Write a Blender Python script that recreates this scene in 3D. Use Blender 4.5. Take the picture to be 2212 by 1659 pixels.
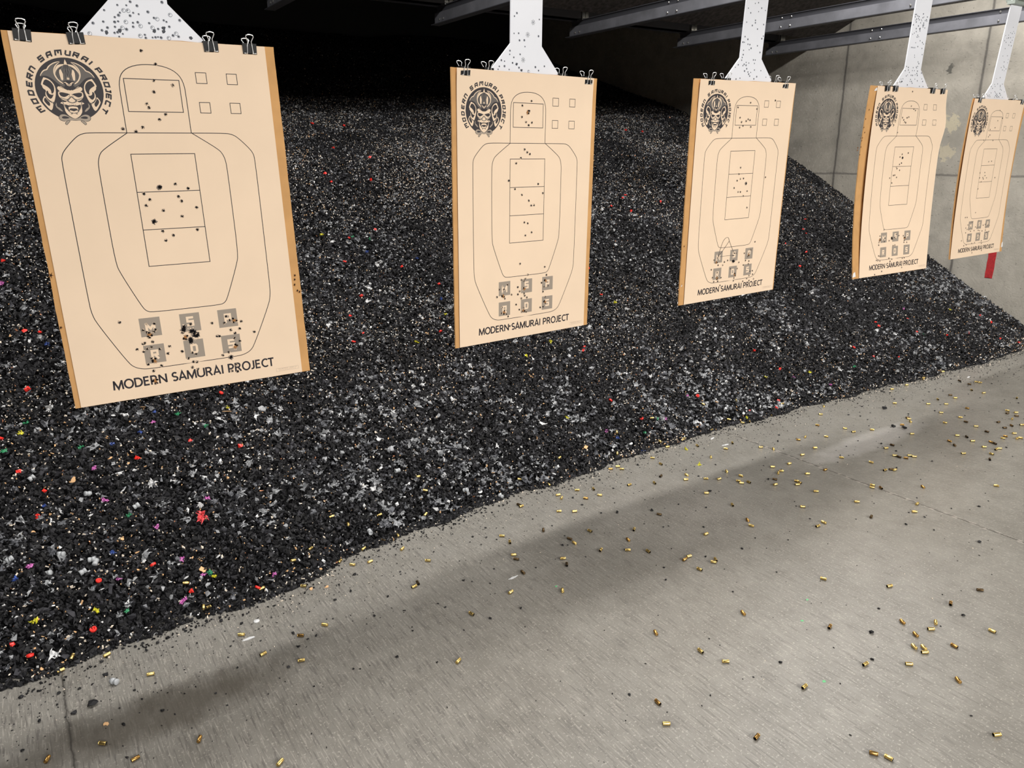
import bpy, bmesh, math, random
import numpy as np
from mathutils import Vector, Matrix, geometry, noise

random.seed(7)
rng = np.random.default_rng(11)
for o in list(bpy.data.objects):
    bpy.data.objects.remove(o)
S = bpy.context.scene
COL = S.collection

# ---------------------------------------------------------------- camera
cam_data = bpy.data.cameras.new('camera')
cam_data.sensor_fit = 'HORIZONTAL'
cam_data.sensor_width = 36.0
cam_data.lens = 36.0*1597.56/2212
cam_data.clip_start = 0.02
camera = bpy.data.objects.new('camera', cam_data)
COL.objects.link(camera)
R_ = Vector((0.82845, -0.55995, -0.01118)); U_ = Vector((0.17545, 0.24052, 0.95466)); F_ = Vector((0.53187, 0.79285, -0.2975))
camera.matrix_world = Matrix(((R_.x, U_.x, -F_.x, 0), (R_.y, U_.y, -F_.y, 0), (R_.z, U_.z, -F_.z, 1.4), (0, 0, 0, 1)))
S.camera = camera

def img(p):
    """where a point of the place lands in the 2212 x 1659 picture (used only to word the labels)"""
    d = Vector(p) - Vector((0, 0, 1.4)); z = d.dot(F_)
    return 1106 + 1597.56*d.dot(R_)/z, 829.5 - 1597.56*d.dot(U_)/z

# ---------------------------------------------------------------- world, exposure, lamps
S.view_settings.view_transform = 'Standard'
S.view_settings.look = 'None'
S.view_settings.gamma = 1.0
S.view_settings.use_curve_mapping = False
S.view_settings.exposure = 0.0
S.cycles.max_bounces = 6
S.cycles.diffuse_bounces = 3
S.cycles.glossy_bounces = 3
S.cycles.sample_clamp_indirect = 1.5
S.cycles.caustics_reflective = False
S.cycles.caustics_refractive = False
S.cycles.blur_glossy = 1.0
S.cycles.use_denoising = True
world = bpy.data.worlds.new('range_air')
S.world = world
world.use_nodes = True
world.node_tree.nodes['Background'].inputs[0].default_value = (0.9, 0.95, 1.0, 1)
world.node_tree.nodes['Background'].inputs[1].default_value = 0.02

def lamp(name, loc, sx, sy, watts, tilt=(0, 0, 0), col=(1.0, 0.965, 0.92)):
    l = bpy.data.lights.new(name, 'AREA'); l.shape = 'RECTANGLE'; l.size = sx; l.size_y = sy
    l.energy = watts; l.color = col
    o = bpy.data.objects.new(name, l); o.location = loc; o.rotation_euler = tilt
    COL.objects.link(o)
    return o
# a row of ceiling lamps just downrange of the targets, and a row uprange of them behind an added, unseen baffle
for k, x in enumerate((-0.75, 0.95, 2.1, 3.25, 4.4, 5.55)):
    lamp('ceiling_lamp', (x, 2.72, 3.15), 0.60, 0.16, 36)
for k, x in enumerate((-0.75, 0.4, 1.55, 2.7, 3.85, 5.0, 6.0)):
    lamp('ceiling_lamp', (x, -4.2, 2.85), 0.95, 0.30, 90, (math.radians(48), 0, 0))

# ---------------------------------------------------------------- small helpers
def tag(o, label=None, cat=None, group=None, kind=None):
    if label: o['label'] = label
    if cat: o['category'] = cat
    if group: o['group'] = group
    if kind: o['kind'] = kind
    return o

def empty(name, loc=(0, 0, 0), mat=None):
    o = bpy.data.objects.new(name, None); COL.objects.link(o)
    o.empty_display_size = 0.05
    if mat is not None: o.matrix_world = mat
    else: o.location = loc
    return o

def mesh_obj(name, V, F, mats, parent=None, mi=None, smooth=False, mat=None):
    me = bpy.data.meshes.new(name)
    me.from_pydata([tuple(v) for v in V], [], [tuple(f) for f in F])
    for m in (mats if isinstance(mats, (list, tuple)) else [mats]): me.materials.append(m)
    if mi is not None: me.polygons.foreach_set('material_index', mi)
    if smooth: me.polygons.foreach_set('use_smooth', [True]*len(me.polygons))
    me.update()
    o = bpy.data.objects.new(name, me); COL.objects.link(o)
    if parent is not None: o.parent = parent
    if mat is not None: o.matrix_world = mat
    return o

def place(o, parent=None, mat=None, loc=None):
    COL.objects.link(o)
    if parent is not None: o.parent = parent
    if mat is not None: o.matrix_basis = mat
    if loc is not None: o.location = loc
    return o

class MB:
    """collects boxes, tubes and lathes into one mesh"""
    def __init__(s): s.V = []; s.F = []; s.M = []
    def add(s, V, F, m=0):
        n = len(s.V); s.V += [tuple(v) for v in V]; s.F += [tuple(i+n for i in f) for f in F]; s.M += [m]*len(F)
    def box(s, x0, x1, y0, y1, z0, z1, m=0):
        V = [(x, y, z) for x in (x0, x1) for y in (y0, y1) for z in (z0, z1)]
        s.add(V, [(0, 1, 3, 2), (4, 6, 7, 5), (0, 4, 5, 1), (2, 3, 7, 6), (0, 2, 6, 4), (1, 5, 7, 3)], m)
    def tube(s, pts, r, n=8, m=0, closed=False):
        P = [Vector(p) for p in pts]; V = []; F = []
        ref = Vector((0.31, 0.2, 0.93))
        for i, p in enumerate(P):
            a = P[i-1] if i > 0 else (P[-1] if closed else P[0]); b = P[i+1] if i < len(P)-1 else (P[0] if closed else P[-1])
            t = (b-a).normalized(); u = t.cross(ref)
            if u.length < 0.05: u = t.cross(Vector((1, 0, 0)))
            u.normalize(); w = t.cross(u)
            rr = r[i] if isinstance(r, (list, tuple)) else r
            for k in range(n):
                a_ = 2*math.pi*k/n; V.append(p + u*(rr*math.cos(a_)) + w*(rr*math.sin(a_)))
        L = len(P)
        for i in range(L if closed else L-1):
            for k in range(n):
                j = (i+1) % L
                F.append((i*n+k, i*n+(k+1) % n, j*n+(k+1) % n, j*n+k))
        if not closed: F += [tuple(range(n-1, -1, -1)), tuple((L-1)*n+k for k in range(n))]
        s.add(V, F, m)
    def lathe(s, prof, n=16, m=None):
        """profile of (x along the axis, radius); axis is local X"""
        V = []; F = []; M = []
        for (x, r) in prof:
            for k in range(n):
                a = 2*math.pi*k/n; V.append((x, r*math.cos(a), r*math.sin(a)))
        b = len(s.V); s.V += V
        for i in range(len(prof)-1):
            for k in range(n):
                s.F.append((b+i*n+k, b+i*n+(k+1) % n, b+(i+1)*n+(k+1) % n, b+(i+1)*n+k)); s.M.append(m[i] if m else 0)
    def prism(s, poly, y0, y1, m=0):
        """outline in the x-z plane, given thickness along y"""
        n = len(poly); V = [(p[0], y0, p[1]) for p in poly] + [(p[0], y1, p[1]) for p in poly]
        tri = geometry.tessellate_polygon([[Vector((p[0], p[1], 0)) for p in poly]])
        F = [tuple(t) for t in tri] + [tuple(i+n for i in t[::-1]) for t in tri] + [(i, (i+1) % n, (i+1) % n + n, i+n) for i in range(n)]
        s.add(V, F, m)
    def build(s, name, mats, parent=None, smooth=False, mat=None):
        return mesh_obj(name, s.V, s.F, mats, parent, s.M, smooth, mat)

def fix_normals(o):
    bm = bmesh.new(); bm.from_mesh(o.data); bmesh.ops.recalc_face_normals(bm, faces=bm.faces); bm.to_mesh(o.data); bm.free()
    return o

# ---------------------------------------------------------------- materials
def new_mat(name):
    m = bpy.data.materials.new(name); m.use_nodes = True
    return m, m.node_tree, m.node_tree.nodes['Principled BSDF']

def plain(name, col, rough=0.6, metal=0.0, spec=0.5, var=0.0, scale=60.0, bump=0.0):
    m, t, b = new_mat(name)
    b.inputs['Base Color'].default_value = (*col, 1); b.inputs['Roughness'].default_value = rough
    b.inputs['Metallic'].default_value = metal; b.inputs['Specular IOR Level'].default_value = spec
    if var or bump:
        tc = t.nodes.new('ShaderNodeTexCoord'); nz = t.nodes.new('ShaderNodeTexNoise'); nz.inputs['Scale'].default_value = scale; nz.inputs['Detail'].default_value = 4
        t.links.new(tc.outputs['Object'], nz.inputs['Vector'])
        if var:
            r = t.nodes.new('ShaderNodeValToRGB')
            r.color_ramp.elements[0].position = 0.3; r.color_ramp.elements[1].position = 0.7
            r.color_ramp.elements[0].color = (*[c*(1-var) for c in col], 1); r.color_ramp.elements[1].color = (*[min(1, c*(1+var)) for c in col], 1)
            t.links.new(nz.outputs['Fac'], r.inputs['Fac']); t.links.new(r.outputs['Color'], b.inputs['Base Color'])
        if bump:
            bp = t.nodes.new('ShaderNodeBump'); bp.inputs['Strength'].default_value = bump; bp.inputs['Distance'].default_value = 0.002
            t.links.new(nz.outputs['Fac'], bp.inputs['Height']); t.links.new(bp.outputs['Normal'], b.inputs['Normal'])
    return m

class G:
    """tiny wrapper to wire shader nodes"""
    def __init__(s, t): s.t = t
    def n(s, typ, **kw):
        x = s.t.nodes.new(typ)
        for k, v in kw.items(): setattr(x, k, v)
        return x
    def put(s, sock, v):
        if isinstance(v, (int, float)): sock.default_value = v
        elif isinstance(v, tuple): sock.default_value = v
        else: s.t.links.new(v, sock)
    def math(s, op, a, b=0.0, c=0.0, clamp=False):
        x = s.n('ShaderNodeMath', operation=op); x.use_clamp = clamp
        s.put(x.inputs[0], a); s.put(x.inputs[1], b); s.put(x.inputs[2], c)
        return x.outputs[0]
    def mix(s, f, a, b, typ='MIX'):
        x = s.n('ShaderNodeMix', data_type='RGBA', blend_type=typ)
        s.put(x.inputs[0], f); s.put(x.inputs[6], a); s.put(x.inputs[7], b)
        return x.outputs[2]
    def noise(s, vec, scale, detail=4.0, rough=0.55, stretch=None):
        if stretch:
            mp = s.n('ShaderNodeMapping'); mp.inputs['Scale'].default_value = stretch; s.t.links.new(vec, mp.inputs['Vector']); vec = mp.outputs[0]
        x = s.n('ShaderNodeTexNoise'); x.inputs['Scale'].default_value = scale; x.inputs['Detail'].default_value = detail; x.inputs['Roughness'].default_value = rough
        s.t.links.new(vec, x.inputs['Vector'])
        return x.outputs['Fac']
    def ramp(s, f, stops):
        x = s.n('ShaderNodeValToRGB'); e = x.color_ramp.elements
        while len(e) < len(stops): e.new(0.5)
        for i, (p, c) in enumerate(stops):
            e[i].position = p; e[i].color = (*c, 1) if isinstance(c, tuple) else (c, c, c, 1)
        s.put(x.inputs[0], f)
        return x.outputs[0]

def concrete_floor():
    m, t, b = new_mat('broomed_concrete'); g = G(t)
    tc = g.n('ShaderNodeTexCoord'); vec = tc.outputs['Object']
    sep = g.n('ShaderNodeSeparateXYZ'); t.links.new(vec, sep.inputs[0]); X, Y = sep.outputs[0], sep.outputs[1]
    broad = g.noise(vec, 1.3, 5, 0.6)
    mid = g.noise(vec, 9.0, 5, 0.6)
    broom = g.noise(vec, 1.0, 3, 0.6, (150, 12, 1))
    broom2 = g.noise(vec, 1.0, 2, 0.5, (230, 17, 1))
    fine = g.noise(vec, 420, 3, 0.7)
    peb = g.noise(vec, 150, 2, 0.5)
    base = g.ramp(broad, [(0.3, (0.20, 0.190, 0.168)), (0.7, (0.268, 0.256, 0.229))])
    base = g.mix(0.35, base, g.ramp(mid, [(0.35, (0.158, 0.149, 0.131)), (0.65, (0.31, 0.298, 0.268))]))
    # broom scratches: darker and lighter short strokes running downrange; worn smoother to the right
    worn = g.math('MULTIPLY_ADD', X, -0.22, 0.95, clamp=True)
    worn = g.math('MAXIMUM', worn, 0.25)
    dk = g.math('MULTIPLY', g.ramp(broom, [(0.53, 0.0), (0.64, 1.0)]), worn)
    base = g.mix(g.math('MULTIPLY', dk, 0.72), base, (0.10, 0.092, 0.085, 1))
    lt = g.math('MULTIPLY', g.ramp(broom2, [(0.57, 0.0), (0.66, 1.0)]), worn)
    base = g.mix(g.math('MULTIPLY', lt, 0.30), base, (0.62, 0.58, 0.52, 1))
    base = g.mix(g.math('MULTIPLY', g.ramp(fine, [(0.30, 1.0), (0.42, 0.0)]), 0.5), base, (0.11, 0.10, 0.09, 1))
    base = g.mix(g.math('MULTIPLY', g.ramp(peb, [(0.60, 0.0), (0.68, 1.0)]), 0.45), base, (0.58, 0.54, 0.48, 1))
    # rubber dust trodden in beside the pile
    du = g.math('MULTIPLY', g.ramp(g.math('MULTIPLY_ADD', Y, 0.9, -1.05, clamp=True), [(0.0, 0.0), (0.9, 1.0)]), g.ramp(mid, [(0.35, 0.2), (0.65, 1.0)]))
    base = g.mix(g.math('MULTIPLY', du, 0.22), base, (0.13, 0.125, 0.12, 1))
    # pale powder swept across the slab by the third and fourth target
    def blot(cx, cy, rx, ry, lo, hi):
        dx = g.math('DIVIDE', g.math('SUBTRACT', X, cx), rx); dy = g.math('DIVIDE', g.math('SUBTRACT', Y, cy), ry)
        d = g.math('ADD', g.math('MULTIPLY', dx, dx), g.math('MULTIPLY', dy, dy))
        d = g.math('ADD', d, g.math('MULTIPLY_ADD', mid, 1.6, -0.8))
        return g.ramp(d, [(lo, 1.0), (hi, 0.0)])
    base = g.mix(g.math('MULTIPLY', blot(3.42, 1.87, 0.55, 0.10, 0.1, 0.95), 0.5), base, (0.56, 0.54, 0.52, 1))
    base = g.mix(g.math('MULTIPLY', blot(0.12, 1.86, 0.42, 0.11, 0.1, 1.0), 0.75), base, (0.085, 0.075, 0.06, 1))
    # saw-cut joints running downrange
    wob = g.math('MULTIPLY_ADD', g.noise(vec, 16, 4, 0.7), 0.02, -0.01)
    for jx in (-0.088, 2.932):
        d = g.math('ABSOLUTE', g.math('ADD', g.math('SUBTRACT', X, jx), wob))
        if jx > 0:
            chip = g.math('MULTIPLY', g.ramp(d, [(0.004, 1.0), (0.011, 0.0)]), g.ramp(g.noise(vec, 30, 3), [(0.5, 0.0), (0.58, 1.0)]))
            base = g.mix(g.math('MULTIPLY', chip, 0.7), base, (0.66, 0.6, 0.54, 1))
        line = g.ramp(d, [(0.0024, 1.0), (0.0046, 0.0)])
        base = g.mix(g.math('MULTIPLY', line, 0.85), base, (0.03, 0.027, 0.024, 1))
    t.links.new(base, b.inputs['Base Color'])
    ro = g.math('ADD', g.math('MULTIPLY_ADD', broom, 0.22, 0.13), g.math('MULTIPLY', worn, 0.16))
    t.links.new(ro, b.inputs['Roughness'])
    bp = g.n('ShaderNodeBump'); bp.inputs['Strength'].default_value = 0.35; bp.inputs['Distance'].default_value = 0.003
    t.links.new(g.math('ADD', g.math('MULTIPLY', broom, worn), g.math('MULTIPLY', fine, 0.3)), bp.inputs['Height'])
    t.links.new(bp.outputs[0], b.inputs['Normal'])
    return m

def concrete_wall():
    m, t, b = new_mat('cast_concrete_wall'); g = G(t)
    tc = g.n('ShaderNodeTexCoord'); vec = tc.outputs['Object']
    sep = g.n('ShaderNodeSeparateXYZ'); t.links.new(vec, sep.inputs[0]); Y, Z = sep.outputs[1], sep.outputs[2]
    broad = g.noise(vec, 1.4, 5, 0.62); mid = g.noise(vec, 7, 5, 0.65); fine = g.noise(vec, 60, 4, 0.65)
    base = g.ramp(broad, [(0.3, (0.34, 0.318, 0.274)), (0.7, (0.54, 0.51, 0.447))])
    base = g.mix(0.35, base, g.ramp(mid, [(0.3, (0.31, 0.29, 0.25)), (0.7, (0.66, 0.62, 0.545))]))
    pit = g.ramp(g.noise(vec, 1.0, 3, 0.6, (1, 30, 85)), [(0.68, 0.0), (0.73, 1.0)])
    base = g.mix(g.math('MULTIPLY', pit, 0.7), base, (0.075, 0.07, 0.062, 1))
    pit2 = g.ramp(g.noise(vec, 55, 2, 0.5), [(0.70, 0.0), (0.75, 1.0)])
    base = g.mix(g.math('MULTIPLY', pit2, 0.6), base, (0.06, 0.056, 0.05, 1))
    blotch = g.ramp(g.noise(vec, 3.2, 4, 0.6), [(0.58, 0.0), (0.75, 1.0)])
    base = g.mix(g.math('MULTIPLY', blotch, 0.35), base, (0.12, 0.11, 0.1, 1))
    scuff = g.math('MULTIPLY', g.ramp(g.noise(vec, 42, 3, 0.7), [(0.56, 0.0), (0.64, 1.0)]), g.ramp(g.math('MULTIPLY', g.math('SUBTRACT', Y, 4.05), 1.6, clamp=True), [(0.1, 0.0), (0.9, 1.0)]))
    base = g.mix(g.math('MULTIPLY', scuff, 0.55), base, (0.62, 0.6, 0.55, 1))
    wob = g.math('MULTIPLY_ADD', mid, 0.02, -0.01)
    for jy in (0.74, 1.94, 3.13, 4.325, 5.52):
        d = g.math('ABSOLUTE', g.math('ADD', g.math('SUBTRACT', Y, jy), wob))
        base = g.mix(g.math('MULTIPLY', g.ramp(d, [(0.005, 1.0), (0.013, 0.0)]), 0.75), base, (0.085, 0.08, 0.075, 1))
        base = g.mix(g.math('MULTIPLY', g.ramp(d, [(0.0, 1.0), (0.06, 0.0)]), 0.25), base, (0.10, 0.095, 0.09, 1))
    d = g.math('ABSOLUTE', g.math('ADD', g.math('SUBTRACT', Z, 1.185), wob))
    base = g.mix(g.math('MULTIPLY', g.ramp(d, [(0.004, 1.0), (0.012, 0.0)]), 0.6), base, (0.10, 0.095, 0.09, 1))
    def patch(cy, cz, r):
        dy = g.math('SUBTRACT', Y, cy); dz = g.math('SUBTRACT', Z, cz)
        dd = g.math('ADD', g.math('SQRT', g.math('ADD', g.math('MULTIPLY', dy, dy), g.math('MULTIPLY', dz, dz))), g.math('MULTIPLY_ADD', g.noise(vec, 22, 5, 0.65), 0.22, -0.11))
        return g.ramp(dd, [(r*0.85, 1.0), (r, 0.0)])
    base = g.mix(g.math('MULTIPLY', patch(3.31, 1.60, 0.07), 0.75), base, (0.74, 0.67, 0.49, 1))
    base = g.mix(g.math('MULTIPLY', patch(3.32, 1.37, 0.06), 0.75), base, (0.70, 0.63, 0.47, 1))
    base = g.mix(g.math('MULTIPLY', patch(3.40, 2.02, 0.025), 0.8), base, (0.10, 0.10, 0.09, 1))
    t.links.new(base, b.inputs['Base Color']); b.inputs['Roughness'].default_value = 0.75
    bp = g.n('ShaderNodeBump'); bp.inputs['Strength'].default_value = 0.5; bp.inputs['Distance'].default_value = 0.006
    t.links.new(g.math('SUBTRACT', g.math('ADD', mid, fine), g.math('MULTIPLY', pit, 0.8)), bp.inputs['Height']); t.links.new(bp.outputs[0], b.inputs['Normal'])
    return m

M = {}
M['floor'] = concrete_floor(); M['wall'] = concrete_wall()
M['rub0'] = plain('crumb_rubber', (0.009, 0.009, 0.0104), 0.6, spec=0.26)
M['rub1'] = plain('worn_rubber', (0.018, 0.018, 0.021), 0.55, spec=0.3)
M['rub2'] = plain('black_rubber', (0.004, 0.004, 0.0048), 0.55, spec=0.22)
M['rub3'] = plain('grey_rubber', (0.040, 0.040, 0.047), 0.6, spec=0.3)
M['plas_g'] = plain('frosted_plastic', (0.29, 0.30, 0.315), 0.35, spec=0.5)
M['plas_w'] = plain('white_plastic', (0.68, 0.69, 0.70), 0.4)
M['plas_d'] = plain('smoky_plastic', (0.12, 0.125, 0.14), 0.35)
M['tan'] = plain('cardboard_bits', (0.72, 0.44, 0.22), 0.85)
M['cream'] = plain('paper_bits', (0.80, 0.70, 0.58), 0.85)
M['red'] = plain('red_plastic', (0.83, 0.035, 0.025), 0.35)
M['dred'] = plain('maroon_plastic', (0.16, 0.012, 0.03), 0.45)
M['coral'] = plain('coral_plastic', (0.75, 0.08, 0.09), 0.45)
M['yel'] = plain('yellow_plastic', (0.72, 0.68, 0.05), 0.4)
M['grn'] = plain('green_plastic', (0.06, 0.36, 0.17), 0.4)
M['pink'] = plain('pink_plastic', (0.70, 0.22, 0.58), 0.4)
M['blue'] = plain('blue_plastic', (0.05, 0.10, 0.36), 0.4)
M['paper'] = plain('manila_paper', (0.86, 0.675, 0.50), 0.75, spec=0.25, var=0.02, scale=8, bump=0.04)
M['ink'] = plain('black_ink', (0.020, 0.016, 0.022), 0.6, spec=0.3)
M['ink_em'] = plain('emblem_ink', (0.036, 0.031, 0.035), 0.6, spec=0.3)
M['ink_mid'] = plain('halftone_ink', (0.15, 0.135, 0.125), 0.65, spec=0.25)
M['ink_lt'] = plain('light_halftone_ink', (0.40, 0.335, 0.27), 0.7, spec=0.25)
M['ink_grey'] = plain('grey_ink', (0.335, 0.285, 0.235), 0.7, spec=0.25)
M['ink_pale'] = plain('pale_ink', (0.52, 0.41, 0.33), 0.7, spec=0.25)
M['hole_shade'] = plain('hole_dark', (0.006, 0.005, 0.006), 0.9, spec=0.1)  # shade inside the open bullet holes, painted as flat dark patches
M['smudge'] = plain('lead_smudge', (0.20, 0.165, 0.14), 0.8, spec=0.2)
M['kraft'] = plain('kraft_cardboard', (0.60, 0.335, 0.135), 0.8, spec=0.2, var=0.08, scale=18, bump=0.1)
M['torn'] = plain('torn_kraft', (0.36, 0.17, 0.06), 0.9)
M['hang'] = plain('white_hanger_plastic', (0.80, 0.82, 0.88), 0.45, spec=0.4)
M['mark'] = plain('hit_mark', (0.035, 0.04, 0.055), 0.6)
M['ringm'] = plain('hit_scuff', (0.33, 0.35, 0.40), 0.6)
M['clip'] = plain('black_clip_steel', (0.005, 0.005, 0.006), 0.45, spec=0.18)
M['wire'] = plain('nickel_wire', (0.86, 0.87, 0.88), 0.38, metal=0.75)
M['rail'] = plain('galvanised_rail', (0.19, 0.195, 0.22), 0.55, metal=0.3, var=0.25, scale=7)
M['rail_dk'] = plain('dark_rail', (0.075, 0.077, 0.09), 0.55, metal=0.3)
M['bolt'] = plain('zinc_bolt', (0.75, 0.75, 0.72), 0.3, metal=1.0)
M['baffle'] = plain('baffle_rubber', (0.060, 0.052, 0.050), 0.8, var=0.6, scale=35, bump=0.6)
M['steel_dk'] = plain('black_steel', (0.012, 0.012, 0.013), 0.7)
M['carriage'] = plain('carriage_grey', (0.30, 0.34, 0.31), 0.5)
M['tape'] = plain('white_tape', (0.82, 0.82, 0.82), 0.6)
M['redpaint'] = plain('red_wall_paint', (0.50, 0.03, 0.035), 0.7, var=0.2, scale=50)
M['greenpaint'] = plain('green_paint_fleck', (0.16, 0.55, 0.25), 0.7)
M['brass'] = plain('bright_brass', (0.90, 0.66, 0.24), 0.36, metal=1.0, var=0.10, scale=120)
M['brass1'] = plain('dull_brass', (0.52, 0.31, 0.10), 0.34, metal=1.0, var=0.25, scale=150)
M['brass2'] = plain('tarnished_brass', (0.14, 0.095, 0.05), 0.42, metal=0.9, var=0.35, scale=150)
M['bore'] = plain('sooty_bore', (0.02, 0.017, 0.014), 0.8)
M['copper'] = plain('copper_scrap', (0.80, 0.36, 0.2), 0.35, metal=0.8)

# ---------------------------------------------------------------- the room
LANES = [0.377, 1.543, 2.665, 3.816, 4.963, 6.11]
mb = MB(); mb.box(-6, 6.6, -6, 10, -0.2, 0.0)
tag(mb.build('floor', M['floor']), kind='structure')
mb = MB(); mb.box(6.6, 6.85, -6, 10, -0.2, 3.8)
wall = tag(mb.build('wall_right', M['wall']), kind='structure')
mb = MB(); mb.box(-6, 6.6, 9.8, 10, -0.2, 3.8)
tag(mb.build('wall_back', M['steel_dk']), kind='structure')
mb = MB(); mb.box(-6.1, 6.85, -6, 10, 3.8, 3.9)
tag(mb.build('ceiling', M['steel_dk']), kind='structure')
# faded red stripe painted down the wall beside the last lane
P = []; n = 24
for k in range(n+1):
    z = 0.37 + (0.67-0.37)*k/n
    P.append((z, 2.825 - 0.030 + 0.008*noise.noise((z*14, 0, 0)), 2.825 + 0.030 + 0.008*noise.noise((z*14, 5, 0))))
P[0] = (0.385, 2.812, 2.856)
V = []; F = []
for z, a, b_ in P: V += [(6.5985, a, z), (6.5985, b_, z), (6.601, a, z), (6.601, b_, z)]
for k in range(n): i = 4*k; F += [(i, i+4, i+5, i+1), (i, i+2, i+6, i+4), (i+1, i+5, i+7, i+3)]
o = mesh_obj('red_stripe', V, F, M['redpaint'], wall); o['label'] = 'red painted stripe on the concrete'

def slab(name, y0, z0, y1, z1, x0, x1, th, mat):
    d = Vector((0, y1-y0, z1-z0)).normalized(); nrm = Vector((0, -d.z, d.y))*th
    if nrm.z < 0: nrm = -nrm
    V = []
    for x in (x0, x1):
        V += [(x, y0, z0), (x, y1, z1), (x, y1+nrm.y, z1+nrm.z), (x, y0+nrm.y, z0+nrm.z)]
    return fix_normals(mesh_obj(name, V, [(0, 1, 2, 3), (4, 5, 6, 7), (0, 1, 5, 4), (1, 2, 6, 5), (2, 3, 7, 6), (3, 0, 4, 7)], mat))
baf = slab('ceiling_baffle', 4.58, 2.37, 2.90, 3.12, -6, 6.59, 0.05, M['baffle'])
tag(baf, 'dark rubber-faced ceiling baffle sloping down over the target rails', 'baffle')
tag(slab('ceiling', 1.30, 2.30, -0.5, 3.05, -6, 6.59, 0.05, M['baffle']), kind='structure')  # unseen extra baffle below the ceiling, added to keep uprange lamps off the upper heap
mb = MB(); mb.box(-6, 6.59, 5.02, 5.06, 2.40, 2.50); mb.box(-6, 6.59, 5.02, 5.12, 2.40, 2.408); mb.box(-6, 6.59, 5.06, 5.12, 2.494, 2.50)
tag(mb.build('cross_beam', M['rail_dk']), 'dim black steel crossbeam in the dark behind the rail ends', 'beam')

# ---------------------------------------------------------------- target rails
ordn = ['first', 'second', 'third', 'fourth', 'fifth', 'sixth']
for i, X in enumerate(LANES):
    if i == 0: continue
    r = empty('target_rail', (X, 4.82, 2.235))
    words_ = {1: 'dark steel rail end at the top edge left of the second hanger', 2: 'steel target rail over the third target, ending left of second hanger',
              3: 'steel target rail ending between second and third hangers', 4: 'steel target rail ending just left of the third hanger and passing behind it',
              5: 'lowest steel target rail, nearest the concrete wall'}
    tag(r, words_[i], 'rail', 'target rails under the ceiling')
    mb = MB(); mb.box(-0.022, 0.022, -7.8, 0.0, 0.004, 0.066); mb.build('rail_channel', M['rail'], r)
    mb = MB(); mb.box(-0.028, 0.034, -7.8, 0.045, 0.0, 0.004); mb.build('bottom_flange', M['rail_dk'], r)
    mb = MB(); mb.box(-0.014, 0.02, -7.8, -0.02, 0.066, 0.098); mb.box(-0.024, 0.024, -7.8, -0.02, 0.098, 0.103); mb.build('rail_web', M['rail_dk'], r)
    for y in (-0.07, -0.12, -1.02, -1.10, -1.98, -2.06, -2.9, -2.98):
        for zz in ((0.022,) if y > -0.5 else (0.022, 0.082)):
            mb = MB(); mb.lathe([(0, 0.007), (-0.005, 0.007), (-0.008, 0.004), (-0.0082, 0.0)], 8)
            o = mb.build('bolt', M['bolt'], r); o.location = (-0.022 if zz < 0.05 else -0.014, y, zz)
    mb = MB(); mb.box(-0.03, 0.03, -0.16, -0.155, 0.10, 0.17); mb.box(-0.03, 0.03, -0.16, -0.10, 0.103, 0.108); mb.box(-0.003, 0.003, -0.16, -0.11, 0.103, 0.16)
    mb.build('hanging_bracket', M['bolt'], r)
    mb = MB(); mb.tube([(0, -0.13, 0.10), (0, -0.13, 0.17 + 0.02)], 0.005, 6); mb.build('hanging_rod', M['rail_dk'], r)

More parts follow.
